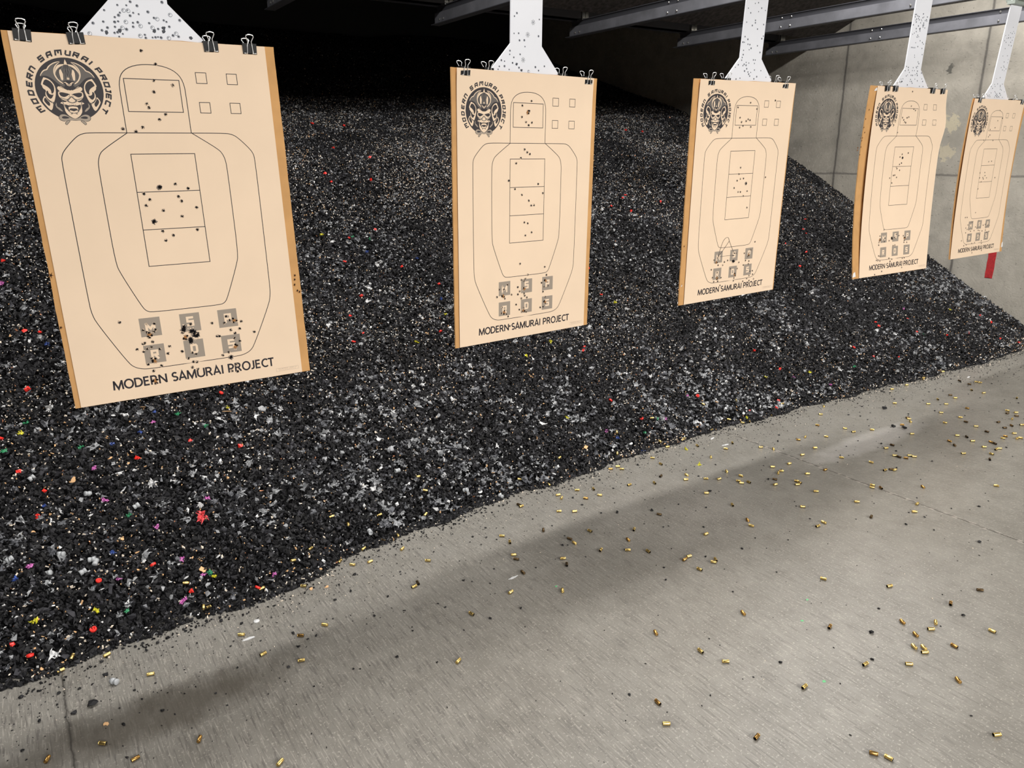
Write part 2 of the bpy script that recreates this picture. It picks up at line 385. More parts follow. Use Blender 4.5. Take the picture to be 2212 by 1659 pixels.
# ---------------------------------------------------------------- paper targets
D = {"clips":[[[-264.0,443.0],[-156.0,447.0],[152.0,448.0],[251.0,448.0] ],
[[-259.0,448.0],[-164.0,458.0],[151.0,460.0],[267.0,444.0] ],
[[-228.0,446.0],[-132.0,455.0],[162.0,456.0],[227.0,446.0] ],
[[-219.0,448.0],[-155.0,449.0],[157.0,445.0],[244.0,445.0] ],
[[-233.0,451.0],[-192.0,462.0],[150.0,458.0],[257.0,452.0]] ],
"holes":[[[-16,425,0],[13,395,0],[3,356,0],[46,346,0],[-1,329,0],[-22,299,0],[-18,291,0],[19,275,0],[2,262,0],[-40,243,0],[-86,239,0],[-57,233,0],[-22,95,1],[17,102,0],[47,90,0],[-62,80,0],[-50,65,0],[-61,50,0],[20,70,0],[26,58,0],[61,40,0],[-22,36,0],[22,19,0],[-48,9,1],[-31,-17,0],[-7,-29,0],[-27,-41,0],[55,-18,0],[-169,-243,0],[-88,-257,0],[-117,-271,0],[-110,-278,0],[-104,-285,3],[-105,-292,0],[-92,-278,0],[-87,-273,0],[-119,-306,0],[-123,-307,0],[-99,-305,0],[-104,-319,0],[-115,-322,0],[-124,-328,0],[-139,-320,0],[-59,-323,0],[-66,-342,0],[-84,-327,0],[-108,-349,0],[-101,-357,3],[-119,-364,0],[-87,-373,0],[-108,-384,0],[-108,-413,3],[-17,-280,2],[-22,-291,0],[-16,-304,3],[-4,-314,2],[5,-291,2],[11,-302,2],[18,-297,0],[2,-270,0],[-30,-342,0],[-5,-349,0],[4,-354,0],[-17,-363,0],[-5,-375,0],[4,-377,0],[-10,-390,0],[3,-397,0],[57,-274,0],[90,-278,0],[97,-260,0],[105,-272,0],[118,-274,3],[136,-279,0],[105,-300,0],[129,-299,0],[115,-310,0],[168,-313,0],[66,-312,0],[72,-313,0],[111,-324,0],[125,-334,0],[111,-349,3],[91,-362,0],[74,-368,0],[95,-377,1],[106,-401,0],[93,-417,0],[108,-421,0] ],
[[10,366,0],[-29,350,0],[-6,330,3],[2,334,0],[-30,314,0],[-12,298,0],[14,297,0],[0,288,0],[-16,209,0],[-4,200,0],[7,194,0],[-32,181,0],[-52,164,0],[-83,107,0],[47,93,0],[-56,79,0],[69,61,0],[-25,58,0],[6,37,0],[17,20,0],[30,21,0],[-13,-37,0],[3,-41,0],[21,-74,0],[-7,-83,0],[-30,-182,0],[86,-203,0],[6,-225,0],[-5,-238,0],[-23,-241,0],[-11,-246,0],[-85,-252,0],[-122,-265,0],[-101,-267,0],[-104,-290,3],[-132,-292,0],[-97,-301,0],[-67,-290,0],[-39,-266,0],[-30,-282,0],[-38,-292,0],[-9,-276,3],[-10,-292,0],[-22,-309,0],[3,-308,0],[-7,-300,0],[95,-234,0],[72,-261,0],[92,-255,3],[103,-276,0],[83,-277,0],[80,-295,0],[91,-316,0],[91,-335,3],[82,-352,0],[68,-353,0],[-46,-329,0],[-110,-332,0],[-113,-353,0],[-100,-351,3],[-90,-359,0],[-82,-368,0],[-31,-349,0],[-12,-355,3],[-11,-345,0],[1,-361,0],[-74,-405,0] ],
[[16,370,0],[-58,351,0],[60,346,0],[-40,311,0],[-28,293,0],[0,297,0],[11,304,0],[24,301,0],[-17,279,0],[-37,272,0],[32,274,0],[172,381,0],[-7,110,0],[-13,83,0],[-2,63,0],[18,64,0],[-21,56,0],[37,42,1],[-36,26,0],[-9,9,0],[6,8,0],[49,10,0],[27,-10,0],[58,-61,0],[161,64,0],[134,-216,0],[-103,-267,0],[-124,-275,0],[-109,-287,3],[-96,-300,0],[-67,-303,0],[-57,-289,0],[-37,-285,0],[-4,-266,0],[2,-256,0],[0,-291,2],[14,-258,0],[38,-300,0],[69,-262,0],[100,-270,3],[94,-279,0],[82,-296,0],[105,-301,0],[70,-315,0],[103,-313,0],[113,-250,0],[-137,-316,0],[-126,-352,0],[-100,-332,0],[-97,-357,3],[-91,-372,0],[-71,-357,0],[-116,-371,0],[-14,-324,0],[16,-353,3],[14,-368,0],[30,-327,0],[119,-348,0],[135,-347,0],[139,-364,0],[101,-379,0],[115,-368,0],[148,-386,0],[118,-391,0],[76,-390,0],[-73,-392,0],[12,-380,0] ],
[[-9,435,0],[2,369,0],[27,356,0],[41,350,0],[-53,315,0],[-41,305,0],[-31,295,0],[-21,292,0],[-16,315,0],[-3,318,0],[-76,246,0],[-10,142,0],[-25,130,0],[-3,126,1],[38,148,0],[-6,100,0],[-21,94,0],[-45,82,0],[-39,74,0],[-14,65,0],[-62,41,0],[-50,42,0],[-91,29,0],[-33,31,0],[-69,5,0],[-101,-225,0],[-133,-254,0],[-133,-274,3],[-138,-286,0],[-139,-299,0],[-126,-272,0],[-90,-267,0],[-93,-285,0],[-29,-272,2],[-8,-269,0],[-52,-283,0],[1,-274,0],[8,-254,0],[30,-262,0],[66,-265,0],[79,-279,3],[78,-290,0],[76,-300,0],[99,-301,0],[-15,-311,0],[0,-309,0],[-136,-353,0],[-125,-356,0],[-153,-375,0],[-142,-377,0],[-124,-380,0],[-47,-372,0],[-21,-380,0],[-36,-389,0],[69,-380,0],[86,-380,0],[65,-399,0],[82,-409,0],[67,-429,0],[-106,-434,0],[-165,-446,0] ],
[[17,393,0],[66,351,0],[18,337,0],[3,297,0],[-50,287,0],[-55,247,0],[-41,256,0],[-101,228,0],[6,225,0],[1,105,0],[34,107,0],[-24,43,0],[-80,42,0],[-16,25,0],[-74,13,0],[-38,14,0],[-30,6,0],[6,11,0],[-50,-10,0],[107,9,0],[-75,-50,0],[-62,-190,0],[-173,-213,0],[-153,-214,0],[-11,-241,0],[-89,-246,0],[-132,-260,0],[-153,-276,0],[-135,-286,0],[-114,-290,0],[-148,-305,0],[-94,-299,0],[-40,-277,0],[-23,-283,0],[-52,-298,0],[-3,-299,0],[13,-302,0],[49,-272,0],[73,-268,0],[101,-277,0],[85,-289,0],[124,-278,0],[45,-306,0],[84,-304,0],[129,-315,0],[105,-320,0],[-121,-346,0],[-119,-319,0],[-8,-343,0],[-29,-371,0],[16,-327,0],[84,-334,0],[49,-366,0],[-185,-349,0],[-125,-378,0],[-153,-382,0],[-63,-374,0],[-11,-397,0],[54,-382,0],[-49,-432,0],[63,-427,0]] ],
"bholes":[[[-301,-108,1],[-302,-240,0],[304,-165,0],[302,-177,0],[300,-192,0],[306,-210,0],[312,-214,0] ],
[],[[-310,-201,0] ],
[[-322,347,0],[-337,306,0],[-340,268,0],[-328,245,0],[-339,221,0],[-352,220,0],[-341,208,0],[-341,179,0],[-364,176,0],[-364,165,0],[-342,144,0] ],
[] ],
"marks":[[[-52,528,0],[-32,529,0],[-8,530,0],[-22,538,0],[-83,514,0],[-40,517,1],[-30,517,1],[-49,511,0],[-19,513,0],[-53,505,0],[-27,506,0],[-7,511,0],[-62,500,0],[15,518,0],[51,543,0],[66,515,1],[87,504,0],[27,505,0],[34,503,1],[49,501,0],[55,498,0],[-112,483,0],[-89,488,0],[-64,489,0],[-56,491,0],[-39,491,1],[-23,490,0],[-12,492,0],[-7,484,1],[-24,481,0],[14,492,0],[20,482,1],[23,475,2],[46,483,2],[45,475,2],[60,487,0],[33,480,0],[-82,475,0],[-95,468,0],[-86,464,2],[-49,477,1],[-40,474,0],[-65,478,0],[-56,470,2],[-68,464,0],[-50,463,0],[-61,466,0],[-123,459,1],[-59,456,0],[0,464,0],[-11,461,1],[1,457,0],[17,459,0],[24,460,0],[30,461,0],[37,460,0],[55,460,1],[66,467,0],[74,472,1],[79,465,0],[108,464,2] ],
[[-48,631,0],[-58,621,0],[46,621,0],[20,610,3],[-59,570,0],[-40,572,0],[-2,571,3],[44,570,0],[-16,553,0],[-36,551,0],[-13,534,0],[-75,517,0],[-76,506,0],[-59,498,0],[-33,509,0],[-20,493,3],[-110,486,0],[-97,484,0],[-64,481,0],[-47,478,2],[-37,468,0],[-118,467,0],[-97,469,0],[-27,461,2],[-78,460,0],[-123,458,0],[4,459,1],[33,474,0],[72,479,0],[47,464,0] ],
[[1,743,0],[20,747,0],[-37,723,0],[42,729,0],[66,722,0],[-21,707,0],[25,715,0],[-40,672,0],[11,682,0],[12,673,0],[63,670,0],[-5,662,0],[28,651,0],[-42,619,0],[68,627,0],[60,617,0],[-24,610,0],[-43,598,0],[-52,598,0],[-21,592,0],[-9,591,0],[37,589,0],[0,578,0],[-11,572,0],[-44,568,0],[57,565,0],[-44,552,0],[-48,541,0],[-50,531,0],[21,535,0],[32,535,0],[-22,524,0],[-5,522,0],[29,522,0],[-68,513,0],[-40,511,0],[-33,516,0],[-21,513,0],[-84,503,0],[-15,500,0],[-27,491,0],[-6,488,0],[11,487,0],[33,497,0],[73,496,0],[0,480,0],[7,473,0],[51,472,0],[109,472,0],[-51,463,0],[34,463,0],[-74,459,0]] ],
"casings":[[1.241,2.556,0.27,0],[1.239,2.495,-0.32,0],[0.839,2.488,-0.28,0],[1.015,2.45,-0.12,0],[0.885,2.447,-1.83,0],[1.193,2.409,0.52,0],[1.046,2.357,-1.76,0],[0.984,2.353,-1.18,2],[0.897,2.34,0.48,0],[1.015,2.257,0.62,0],[0.791,2.306,0.68,0],[0.82,2.259,-0.77,0],[0.88,2.242,0.21,0],[0.708,2.366,0.56,0],[0.634,2.334,0.36,0],[1.054,2.128,-0.77,0],[0.63,2.225,-0.7,0],[1.685,2.462,-0.32,0],[1.792,2.388,-1.87,0],[1.371,2.125,-0.72,0],[1.369,2.068,-2.07,0],[1.329,1.983,-0.61,0],[1.32,1.953,-0.94,2],[1.289,1.867,-1.61,2],[1.527,2.07,-2.21,2],[0.937,2.006,0.14,0],[0.957,2.018,-1.75,2],[1.186,1.79,0.29,0],[1.016,1.761,-1.35,0],[0.611,1.974,-0.87,0],[0.531,1.964,-0.61,1],[0.494,1.849,-0.33,0],[0.866,1.586,0.52,0],[1.573,2.287,0.06,0],[1.573,2.304,-1.29,2],[1.762,2.283,-0.24,0],[1.757,2.252,0.66,0],[1.673,2.161,-0.43,0],[1.724,2.123,-0.43,0],[1.858,2.273,-0.62,0],[1.923,2.24,-2.02,0],[1.838,2.19,-0.81,1],[1.906,2.179,-0.82,0],[2.078,2.182,0.04,0],[2.182,2.132,-1.93,0],[2.171,2.361,-0.62,0],[2.167,2.328,-0.84,0],[2.125,2.358,-0.62,1],[1.933,2.496,0.38,0],[2.255,2.459,-2.27,0],[2.334,2.553,-2.14,0],[2.374,2.341,-0.85,0],[2.354,2.266,-1.71,0],[2.256,2.168,0.37,2],[2.36,2.11,-1.71,0],[2.32,2.077,-0.5,0],[2.4,2.032,-0.75,0],[2.445,1.996,-0.11,0],[2.29,1.93,-0.74,0],[2.535,2.454,-1.77,0],[2.532,2.399,-0.4,0],[2.679,2.43,-0.4,0],[2.659,2.418,0.07,0],[2.606,2.186,-2.35,0],[2.746,2.216,-1.11,0],[3.06,2.465,-0.59,0],[2.663,2.323,-1.96,0],[2.832,2.247,-2.31,0],[2.537,2.032,-2.2,0],[2.55,1.962,-1.47,0],[2.499,1.933,-1.06,0],[2.492,1.911,-0.75,0],[2.525,1.898,-1.63,0],[2.9,2.129,-0.62,0],[2.932,2.079,-2.28,0],[2.748,1.943,-0.75,0],[2.742,1.891,-0.62,0],[2.712,1.885,-2.5,0],[2.842,1.922,-0.12,0],[2.643,1.851,-1.07,2],[2.599,1.815,-0.13,0],[2.706,1.784,-1.07,0],[2.702,1.767,-1.51,0],[2.677,1.76,-0.5,0],[2.982,1.952,-0.24,0],[2.811,1.804,-0.5,0],[3.108,1.97,-0.49,0],[3.134,2.083,-1.14,1],[3.196,2.087,0.44,0],[2.683,1.672,-0.62,0],[2.915,1.784,-0.03,1],[3.396,2.154,-1.18,1],[3.287,2.029,-1.16,0],[2.512,1.616,-0.82,0],[2.291,1.792,-2.19,0],[1.986,1.906,-1.0,2],[2.236,1.67,-2.07,1],[2.21,1.631,-1.2,0],[2.463,1.486,-1.62,0],[2.417,1.481,-0.08,0],[1.67,1.961,-1.42,0],[1.817,1.872,0.65,0],[1.744,1.826,-1.83,1],[1.564,1.924,-1.6,0],[1.568,1.958,-1.26,2],[1.61,1.827,0.53,0],[1.691,1.77,-0.61,0],[1.746,1.72,-1.66,0],[2.016,1.687,0.05,0],[1.841,1.61,-0.18,0],[1.812,1.604,0.12,1],[1.883,1.533,-0.96,0],[1.901,1.539,-2.12,0],[1.806,1.528,-1.44,0],[1.46,1.86,-0.45,0],[1.446,1.82,-2.24,2],[1.333,1.699,-2.13,0],[2.104,1.245,-1.16,0],[2.591,2.574,-0.52,0],[2.99,2.587,-1.57,0],[3.193,2.531,-2.35,0],[3.147,2.395,-2.46,0],[3.56,2.247,-0.63,0],[3.107,2.409,-1.4,0],[2.886,2.431,0.07,0],[3.692,2.317,-2.37,0],[3.48,2.44,-0.12,0],[3.328,2.393,0.38,0],[4.459,2.261,-0.47,0],[4.694,2.282,-0.46,0],[4.657,2.265,0.04,0],[4.932,2.282,-0.46,0],[4.306,2.268,-0.63,0],[4.869,2.045,-0.98,0],[4.873,2.025,-0.98,0],[4.809,2.117,-1.95,2],[4.784,2.046,-1.36,2],[4.673,1.98,-2.44,0],[4.672,1.911,-0.39,0],[4.472,2.005,-0.81,2],[4.443,1.962,-0.95,0],[4.334,2.007,-2.39,0],[4.209,1.997,-0.8,0],[4.287,1.936,-0.81,0],[4.068,2.114,-0.8,0],[4.119,1.879,-0.8,0],[4.309,1.831,-1.29,1],[4.125,1.779,-0.79,0],[4.077,1.727,-1.57,2],[3.878,1.926,-0.91,0],[3.891,1.941,-0.63,2],[3.843,1.899,-2.26,0],[3.974,1.784,-1.24,0],[3.76,1.898,-0.9,1],[3.673,1.798,-0.62,0],[3.565,1.949,-0.78,0],[3.47,2.042,-0.89,0],[3.459,1.987,-0.4,0],[4.049,1.663,-0.91,0],[4.012,1.593,-1.55,2],[4.145,1.566,-0.62,2],[4.209,1.561,-2.2,1],[4.263,1.535,-0.62,0],[4.209,1.625,-0.25,2],[4.321,1.606,0.27,0],[4.445,1.683,-1.3,0],[4.398,1.663,-0.24,2],[4.449,1.641,-0.63,0],[4.391,1.614,-0.93,2],[4.723,1.753,0.32,0],[3.837,1.654,-0.9,0],[3.854,1.616,-2.31,2],[3.726,1.637,-1.75,1],[3.82,1.572,-0.78,0],[4.098,1.501,-0.62,0],[4.019,1.508,-1.23,1],[3.981,1.503,-1.22,0],[4.054,1.453,-1.23,0],[4.033,1.46,0.14,0],[3.69,1.595,-2.28,2],[3.878,1.513,-1.79,1],[3.871,1.492,-1.99,2],[3.783,1.501,-0.62,0],[3.824,1.45,-0.89,0],[3.796,1.453,0.06,0],[3.719,1.438,-1.75,0],[3.619,1.519,-0.62,0],[3.643,1.412,-2.66,2],[3.447,1.773,-1.44,2],[3.384,1.768,-0.49,0],[3.329,1.693,-0.87,0],[3.329,1.672,-1.65,2],[3.343,1.646,-1.15,1],[3.388,1.653,-0.87,0],[3.392,1.633,-0.87,0],[3.164,1.712,-1.39,0],[3.103,1.824,-1.12,0],[3.131,1.626,-0.05,0],[3.162,1.614,-0.62,2],[3.169,1.601,-0.05,0],[2.936,1.568,-1.34,0],[2.913,1.557,-1.08,0],[2.939,1.532,-2.13,1],[3.095,1.434,-2.08,1],[3.361,1.258,-1.12,0],[2.916,1.362,0.16,0],[2.838,1.331,-0.62,0],[2.657,1.406,0.34,2],[2.733,1.515,-0.62,0],[1.723,1.271,-1.97,1],[1.425,1.356,-2.0,1],[1.471,1.219,-1.69,0],[1.494,1.146,-0.61,0],[1.587,0.953,0.1,0],[1.217,1.137,-1.69,1],[1.18,1.069,-0.61,0],[1.332,0.909,0.21,1],[2.244,1.092,-0.34,0],[2.464,0.909,-0.78,2],[2.307,0.925,0.39,1],[2.087,0.96,-2.06,1],[2.167,0.9,-2.62,0],[2.122,0.891,-0.61,0],[2.058,0.903,-2.06,1],[2.263,0.781,-1.56,0],[1.998,0.875,-2.05,0],[2.017,0.857,-2.06,0],[1.998,0.844,-0.61,0],[2.097,0.81,-1.68,1],[1.91,0.842,-0.75,0],[1.809,0.912,-0.04,0],[1.954,0.729,-2.17,1],[1.827,0.574,-0.5,0],[1.52,0.714,-1.0,1],[1.537,0.686,-1.46,0],[1.882,1.073,0.32,1],[-0.022,1.822,-0.71,0],[0.181,1.698,1.1,1],[-0.14,1.842,1.12,1],[0.038,1.721,0.25,1],[0.122,2.036,-0.32,0],[0.03,2.203,0.43,0],[-0.088,2.201,0.26,0],[-0.055,2.233,1.07,0],[0.383,2.073,-0.61,0],[0.411,1.942,0.29,0],[0.33,2.265,0.62,0],[0.318,2.273,-1.75,0],[0.504,2.269,-0.18,0],[0.29,2.365,-0.4,0],[0.325,1.508,0.63,0] ],
"crumbs":[[0.803,2.198,2],[0.758,2.235,0],[0.736,2.265,1],[0.941,2.121,0],[0.936,2.107,0],[0.84,2.006,1],[0.967,1.844,0],[0.957,1.876,0],[0.852,1.903,0],[0.759,1.933,1],[1.053,1.71,1],[1.116,1.923,0],[1.16,1.878,0],[0.645,1.994,0],[0.528,2.027,0],[0.516,1.993,1],[0.571,1.941,1],[0.508,1.919,1],[0.454,1.845,1],[0.62,1.72,0],[0.605,1.731,0],[0.824,1.793,0],[0.732,1.707,1],[0.815,1.619,0],[1.119,1.612,0],[1.337,2.345,1],[1.275,2.314,1],[1.403,2.308,0],[1.549,2.172,0],[1.135,2.292,0],[0.893,2.277,1],[0.922,2.261,0],[0.901,2.231,0],[0.735,2.169,0],[0.935,2.299,0],[1.004,2.327,0],[1.04,2.316,0],[1.221,1.948,0],[1.343,2.117,0],[1.99,1.953,2],[1.862,2.02,2],[1.913,2.092,0],[2.319,1.937,2],[2.398,2.074,1],[2.266,1.977,0],[2.119,1.928,0],[1.885,1.887,0],[1.95,1.818,0],[1.928,1.824,0],[1.833,1.688,0],[1.892,1.577,1],[1.717,1.611,1],[1.664,1.551,1],[1.537,1.826,0],[1.518,1.938,1],[1.536,1.929,0],[2.147,1.562,0],[2.044,1.539,1],[2.237,1.483,0],[2.015,1.366,0],[1.794,1.372,0],[2.532,1.668,0],[2.501,1.639,0],[2.45,1.538,0],[2.733,1.981,0],[2.464,2.16,0],[2.01,2.302,1],[2.001,2.2,1],[2.251,2.3,0],[2.18,2.278,0],[3.117,2.185,1],[3.299,2.079,0],[3.031,2.338,0],[2.671,2.285,0],[2.405,2.155,0],[2.683,1.954,0],[3.935,2.097,3],[3.704,1.915,3],[3.718,1.864,3],[3.202,1.611,1],[3.045,1.805,0],[3.395,1.723,1],[3.425,1.816,1],[3.37,1.906,1],[3.695,2.052,1],[3.715,2.107,1],[3.682,2.156,1],[3.871,2.193,1],[3.9,2.238,1],[4.222,2.268,1],[4.503,2.169,1],[4.564,2.198,0],[4.128,1.917,1],[4.814,2.171,1],[3.408,1.559,1],[3.713,1.606,0],[3.87,1.439,1],[2.713,1.296,1],[2.756,1.21,0],[2.832,1.287,1],[3.102,1.208,1],[2.801,1.067,2],[2.975,1.394,0],[2.596,1.432,0],[2.818,1.343,0],[2.993,1.263,0],[4.259,1.954,1],[3.96,1.973,1],[3.886,1.854,0],[3.613,1.995,0],[3.584,1.813,0],[3.488,1.75,0],[3.368,1.799,0],[3.16,1.823,0],[3.256,1.896,0],[4.182,1.782,0],[4.359,1.739,0],[4.644,1.71,1],[4.917,1.977,1],[4.525,2.074,0],[4.642,1.783,0],[3.775,1.37,0],[2.098,1.043,1],[1.96,0.986,2],[1.848,0.914,1],[2.277,0.873,1],[2.166,0.884,0],[1.622,1.056,1],[1.509,1.06,0],[1.355,1.079,0],[1.178,1.205,1],[1.532,0.782,0],[1.682,0.908,0],[1.847,0.644,0],[2.014,1.366,0],[1.796,1.373,0],[-0.032,1.996,3],[-0.069,1.987,2],[0.123,1.863,1],[0.016,2.109,2],[0.352,2.184,2],[0.277,2.246,2],[-0.051,2.087,1],[-0.1,2.099,1],[-0.092,1.985,0],[-0.149,2.006,1],[0.032,1.866,1],[0.191,2.04,0],[0.217,1.911,0],[0.27,1.786,0],[0.257,1.852,0],[0.333,1.926,0],[0.424,2.013,0],[0.399,2.134,1],[0.126,2.204,1],[0.106,2.2,1],[0.162,2.18,1],[0.13,2.161,1],[-0.186,2.14,2],[0.029,1.94,0],[0.085,1.943,0],[0.021,1.741,0],[0.486,2.112,0],[0.322,1.99,0] ],
"bits":[[2.053,5.702,"r",0],[2.29,5.667,"r",0],[1.975,5.112,"r",0],[2.132,4.876,"r",0],[1.743,4.689,"r",0],[1.742,4.595,"r",0],[2.01,4.597,"r",0],[4.972,5.456,"r",0],[5.106,5.369,"r",0],[1.809,4.124,"r",0],[1.637,4.106,"r",0],[1.524,3.918,"r",1],[1.816,3.808,"r",0],[1.959,3.637,"r",0],[1.495,3.649,"r",0],[1.373,3.507,"r",0],[1.378,3.369,"r",1],[1.778,3.305,"r",1],[1.298,3.302,"r",1],[-0.031,3.937,"r",0],[0.045,3.515,"r",0],[-0.033,3.233,"r",0],[0.622,3.088,"r",1],[-0.001,3.531,"r",0],[0.611,2.815,"r",0],[-0.108,2.898,"r",0],[-0.075,2.726,"r",1],[0.213,2.451,"r",1],[0.052,2.452,"r",2],[0.445,2.875,"r",0],[0.256,2.87,"r",0],[-0.045,2.815,"r",0],[-0.142,3.035,"r",0],[0.393,2.561,"s",0],[0.011,2.307,"r",1],[-0.154,2.273,"r",1],[0.49,2.274,"r",1],[0.3,2.336,"r",0],[-0.19,2.322,"r",0],[3.729,4.223,"r",1],[2.966,3.426,"r",1],[3.051,3.653,"r",0],[2.557,3.086,"r",1],[2.536,3.067,"r",1],[5.405,3.755,"r",1],[5.257,3.66,"r",1],[5.242,3.615,"r",0],[4.903,3.55,"r",0],[4.759,3.307,"r",1],[5.0,3.431,"r",0],[3.661,2.801,"r",0],[3.697,2.633,"r",1],[4.839,2.728,"r",1],[4.823,2.695,"r",1],[4.689,2.459,"r",0],[4.426,2.618,"r",1],[5.17,2.688,"r",0],[4.492,2.514,"r",0],[3.472,2.463,"r",0],[3.414,2.428,"r",0],[3.224,2.459,"r",0],[5.341,2.484,"r",0],[5.629,2.474,"r",0],[5.89,2.368,"r",0],[6.065,2.607,"r",1],[6.09,2.531,"r",0],[6.62,2.982,"r",0],[5.095,2.572,"r",0],[6.103,2.322,"r",0],[2.441,2.729,"r",1],[3.007,2.644,"r",1],[2.54,2.591,"r",1],[3.964,4.327,"r",0],[3.911,4.299,"r",1],[3.861,4.149,"r",0],[4.23,4.222,"r",0],[-0.079,3.047,"y",0],[0.624,3.011,"y",0],[1.49,4.141,"y",0],[1.621,3.277,"y",1],[0.027,2.358,"y",1],[0.375,2.352,"y",0],[-0.134,2.365,"y",0],[2.113,2.677,"y",0],[2.497,2.16,"y",0],[2.589,2.326,"y",0],[3.168,2.43,"y",0],[3.011,3.347,"y",1],[1.866,3.41,"y",0],[2.163,3.09,"y",0],[2.375,3.158,"y",0],[3.886,2.555,"y",0],[3.557,2.622,"y",0],[5.783,2.7,"y",0],[0.088,2.961,"g",0],[-0.061,3.088,"g",0],[0.186,2.652,"g",0],[0.369,2.368,"g",0],[-0.138,2.986,"g",0],[0.435,3.007,"g",0],[0.518,2.931,"g",0],[0.107,2.329,"g",0],[1.659,4.113,"g",0],[1.746,4.06,"g",0],[2.621,2.564,"g",0],[2.497,2.52,"g",0],[4.266,2.502,"g",0],[5.135,2.542,"g",0],[0.345,3.002,"p",0],[0.117,2.867,"p",0],[0.124,2.736,"p",0],[0.433,2.62,"p",0],[-0.12,2.547,"p",0],[0.299,2.445,"p",0],[0.348,2.37,"p",0],[0.107,2.437,"p",0],[0.253,2.583,"p",0],[0.271,2.315,"p",0],[0.555,2.304,"p",0],[2.284,2.574,"p",0],[2.938,2.656,"p",0],[2.669,2.557,"p",0],[3.736,2.557,"p",0],[3.935,2.442,"p",0],[5.251,2.768,"p",0],[-0.049,3.799,"p",0],[-0.056,2.76,"b",0],[0.191,2.946,"b",0],[0.29,2.974,"b",0],[0.109,2.534,"b",0],[-0.163,2.517,"b",0],[0.058,3.444,"b",0],[0.361,3.043,"b",0],[1.688,3.979,"b",0],[1.907,3.526,"b",0],[1.942,3.863,"b",0],[2.314,2.528,"b",0],[2.39,2.424,"b",0],[0.045,2.846,"t",2],[0.173,2.893,"t",0],[0.001,2.96,"t",0],[0.178,2.51,"t",1],[0.35,2.388,"t",2],[0.246,2.902,"t",0],[0.144,2.573,"t",0],[0.327,3.081,"t",1],[0.615,2.991,"t",2],[6.048,2.483,"t",2],[4.712,3.005,"t",0],[3.954,2.493,"t",0],[2.103,2.514,"t",2],[3.085,2.574,"t",1],[3.147,2.488,"t",0],[0.603,2.306,"t",0],[0.782,2.368,"t",0],[0.648,2.199,"t",0],[0.695,2.179,"t",0],[-0.006,1.896,"t",0],[0.184,2.754,"w",0],[0.072,2.699,"w",0],[0.406,2.409,"w",0],[0.295,2.384,"w",0],[0.221,3.068,"w",0],[0.055,2.422,"w",1],[0.442,2.121,"w",1],[1.114,2.642,"w",0],[1.47,2.55,"w",0],[1.477,2.452,"w",0],[2.367,2.485,"w",0],[3.374,2.446,"w",0],[1.842,3.323,"w",0],[0.025,2.494,"c",0],[0.051,2.503,"c",0],[-0.024,2.564,"c",0],[0.202,2.67,"c",0],[0.07,2.776,"c",0],[-0.064,2.87,"c",0],[-0.068,2.506,"c",0],[-0.159,2.587,"c",0],[1.181,2.602,"c",0],[0.947,2.4,"c",0],[1.405,2.47,"c",0],[1.553,2.397,"c",0],[0.037,2.526,"c",0],[0.039,2.046,"c",0],[0.184,2.828,"x",0],[0.162,2.235,"x",0],[0.398,2.045,"x",0],[2.807,2.353,"x",0],[2.792,2.255,"x",0],[4.946,2.127,"x",0],[1.245,1.863,"x",0] ],
"em":{"wing":[[-9.3,62.5],[-17.4,61.7],[-25.1,59.1],[-33.1,54.1],[-38.9,48.7],[-41.1,44.0],[-47.2,42.4],[-52.2,37.7],[-56.3,31.0],[-57.3,26.8],[-50.6,29.3],[-42.4,28.4],[-34.7,24.1],[-28.5,17.8],[-22.3,11.5],[-15.7,7.1],[-9.2,5.3],[-8.5,13.3],[-14.3,11.8],[-20.1,16.8],[-24.9,24.5],[-27.6,33.6],[-27.9,42.7],[-25.1,51.9],[-19.2,58.1] ],
"wingrim":[[-9.3,62.5],[-17.4,61.7],[-25.1,59.1],[-33.1,54.1],[-38.9,48.7],[-41.1,44.0],[-47.2,42.4],[-52.2,37.7],[-56.3,31.0],[-57.3,26.8],[-54.5,31.1],[-50.9,36.0],[-46.4,40.0],[-39.8,41.9],[-37.3,46.5],[-32.6,51.8],[-25.2,56.7],[-18.3,59.7] ],
"cres":[[-9.4,61.8],[-18.1,57.5],[-24.7,50.6],[-27.9,42.7],[-28.5,33.5],[-25.5,24.5],[-20.1,16.8],[-12.5,11.6],[-10.7,13.5],[-18.0,18.5],[-23.2,25.9],[-25.7,34.3],[-25.2,42.8],[-22.2,49.5],[-17.6,55.5] ],
"bowlbg":[[0.1,56.8],[-9.8,56.3],[-17.4,54.2],[-22.1,48.2],[-25.0,41.5],[-25.5,33.6],[-22.9,25.9],[-17.3,18.9],[-8.4,14.0],[0.2,13.6] ],
"bowl":[[-0.1,55.8],[-4.6,54.2],[-13.2,50.5],[-21.2,43.0],[-25.3,35.0],[-24.7,25.8],[-19.8,18.8],[-10.5,15.9],[0.4,15.0] ],
"flame":[[-13.7,47.2],[-11.7,43.4],[-10.1,38.2],[-8.1,31.8],[-10.3,20.5],[-14.1,19.9],[-15.5,26.2],[-16.2,32.7],[-16.3,39.3] ],
"spike":[[1.4,67.9],[-3.8,56.6],[0.5,55.8] ],
"badge":[[1.4,21.0],[-8.7,19.2],[-14.1,15.1],[-8.3,10.7],[-6.3,4.1],[-0.1,1.0] ],
"chev":[[-11.8,15.2],[-6.7,16.7],[-0.4,11.6],[-0.7,9.6],[-7.1,14.4] ],
"band":[[1.2,-2.5],[-9.4,0.7],[-15.3,5.8],[-20.5,7.3],[-25.1,5.4],[-27.0,1.4],[-22.6,-4.6],[-12.1,-8.3],[-0.4,-10.1] ],
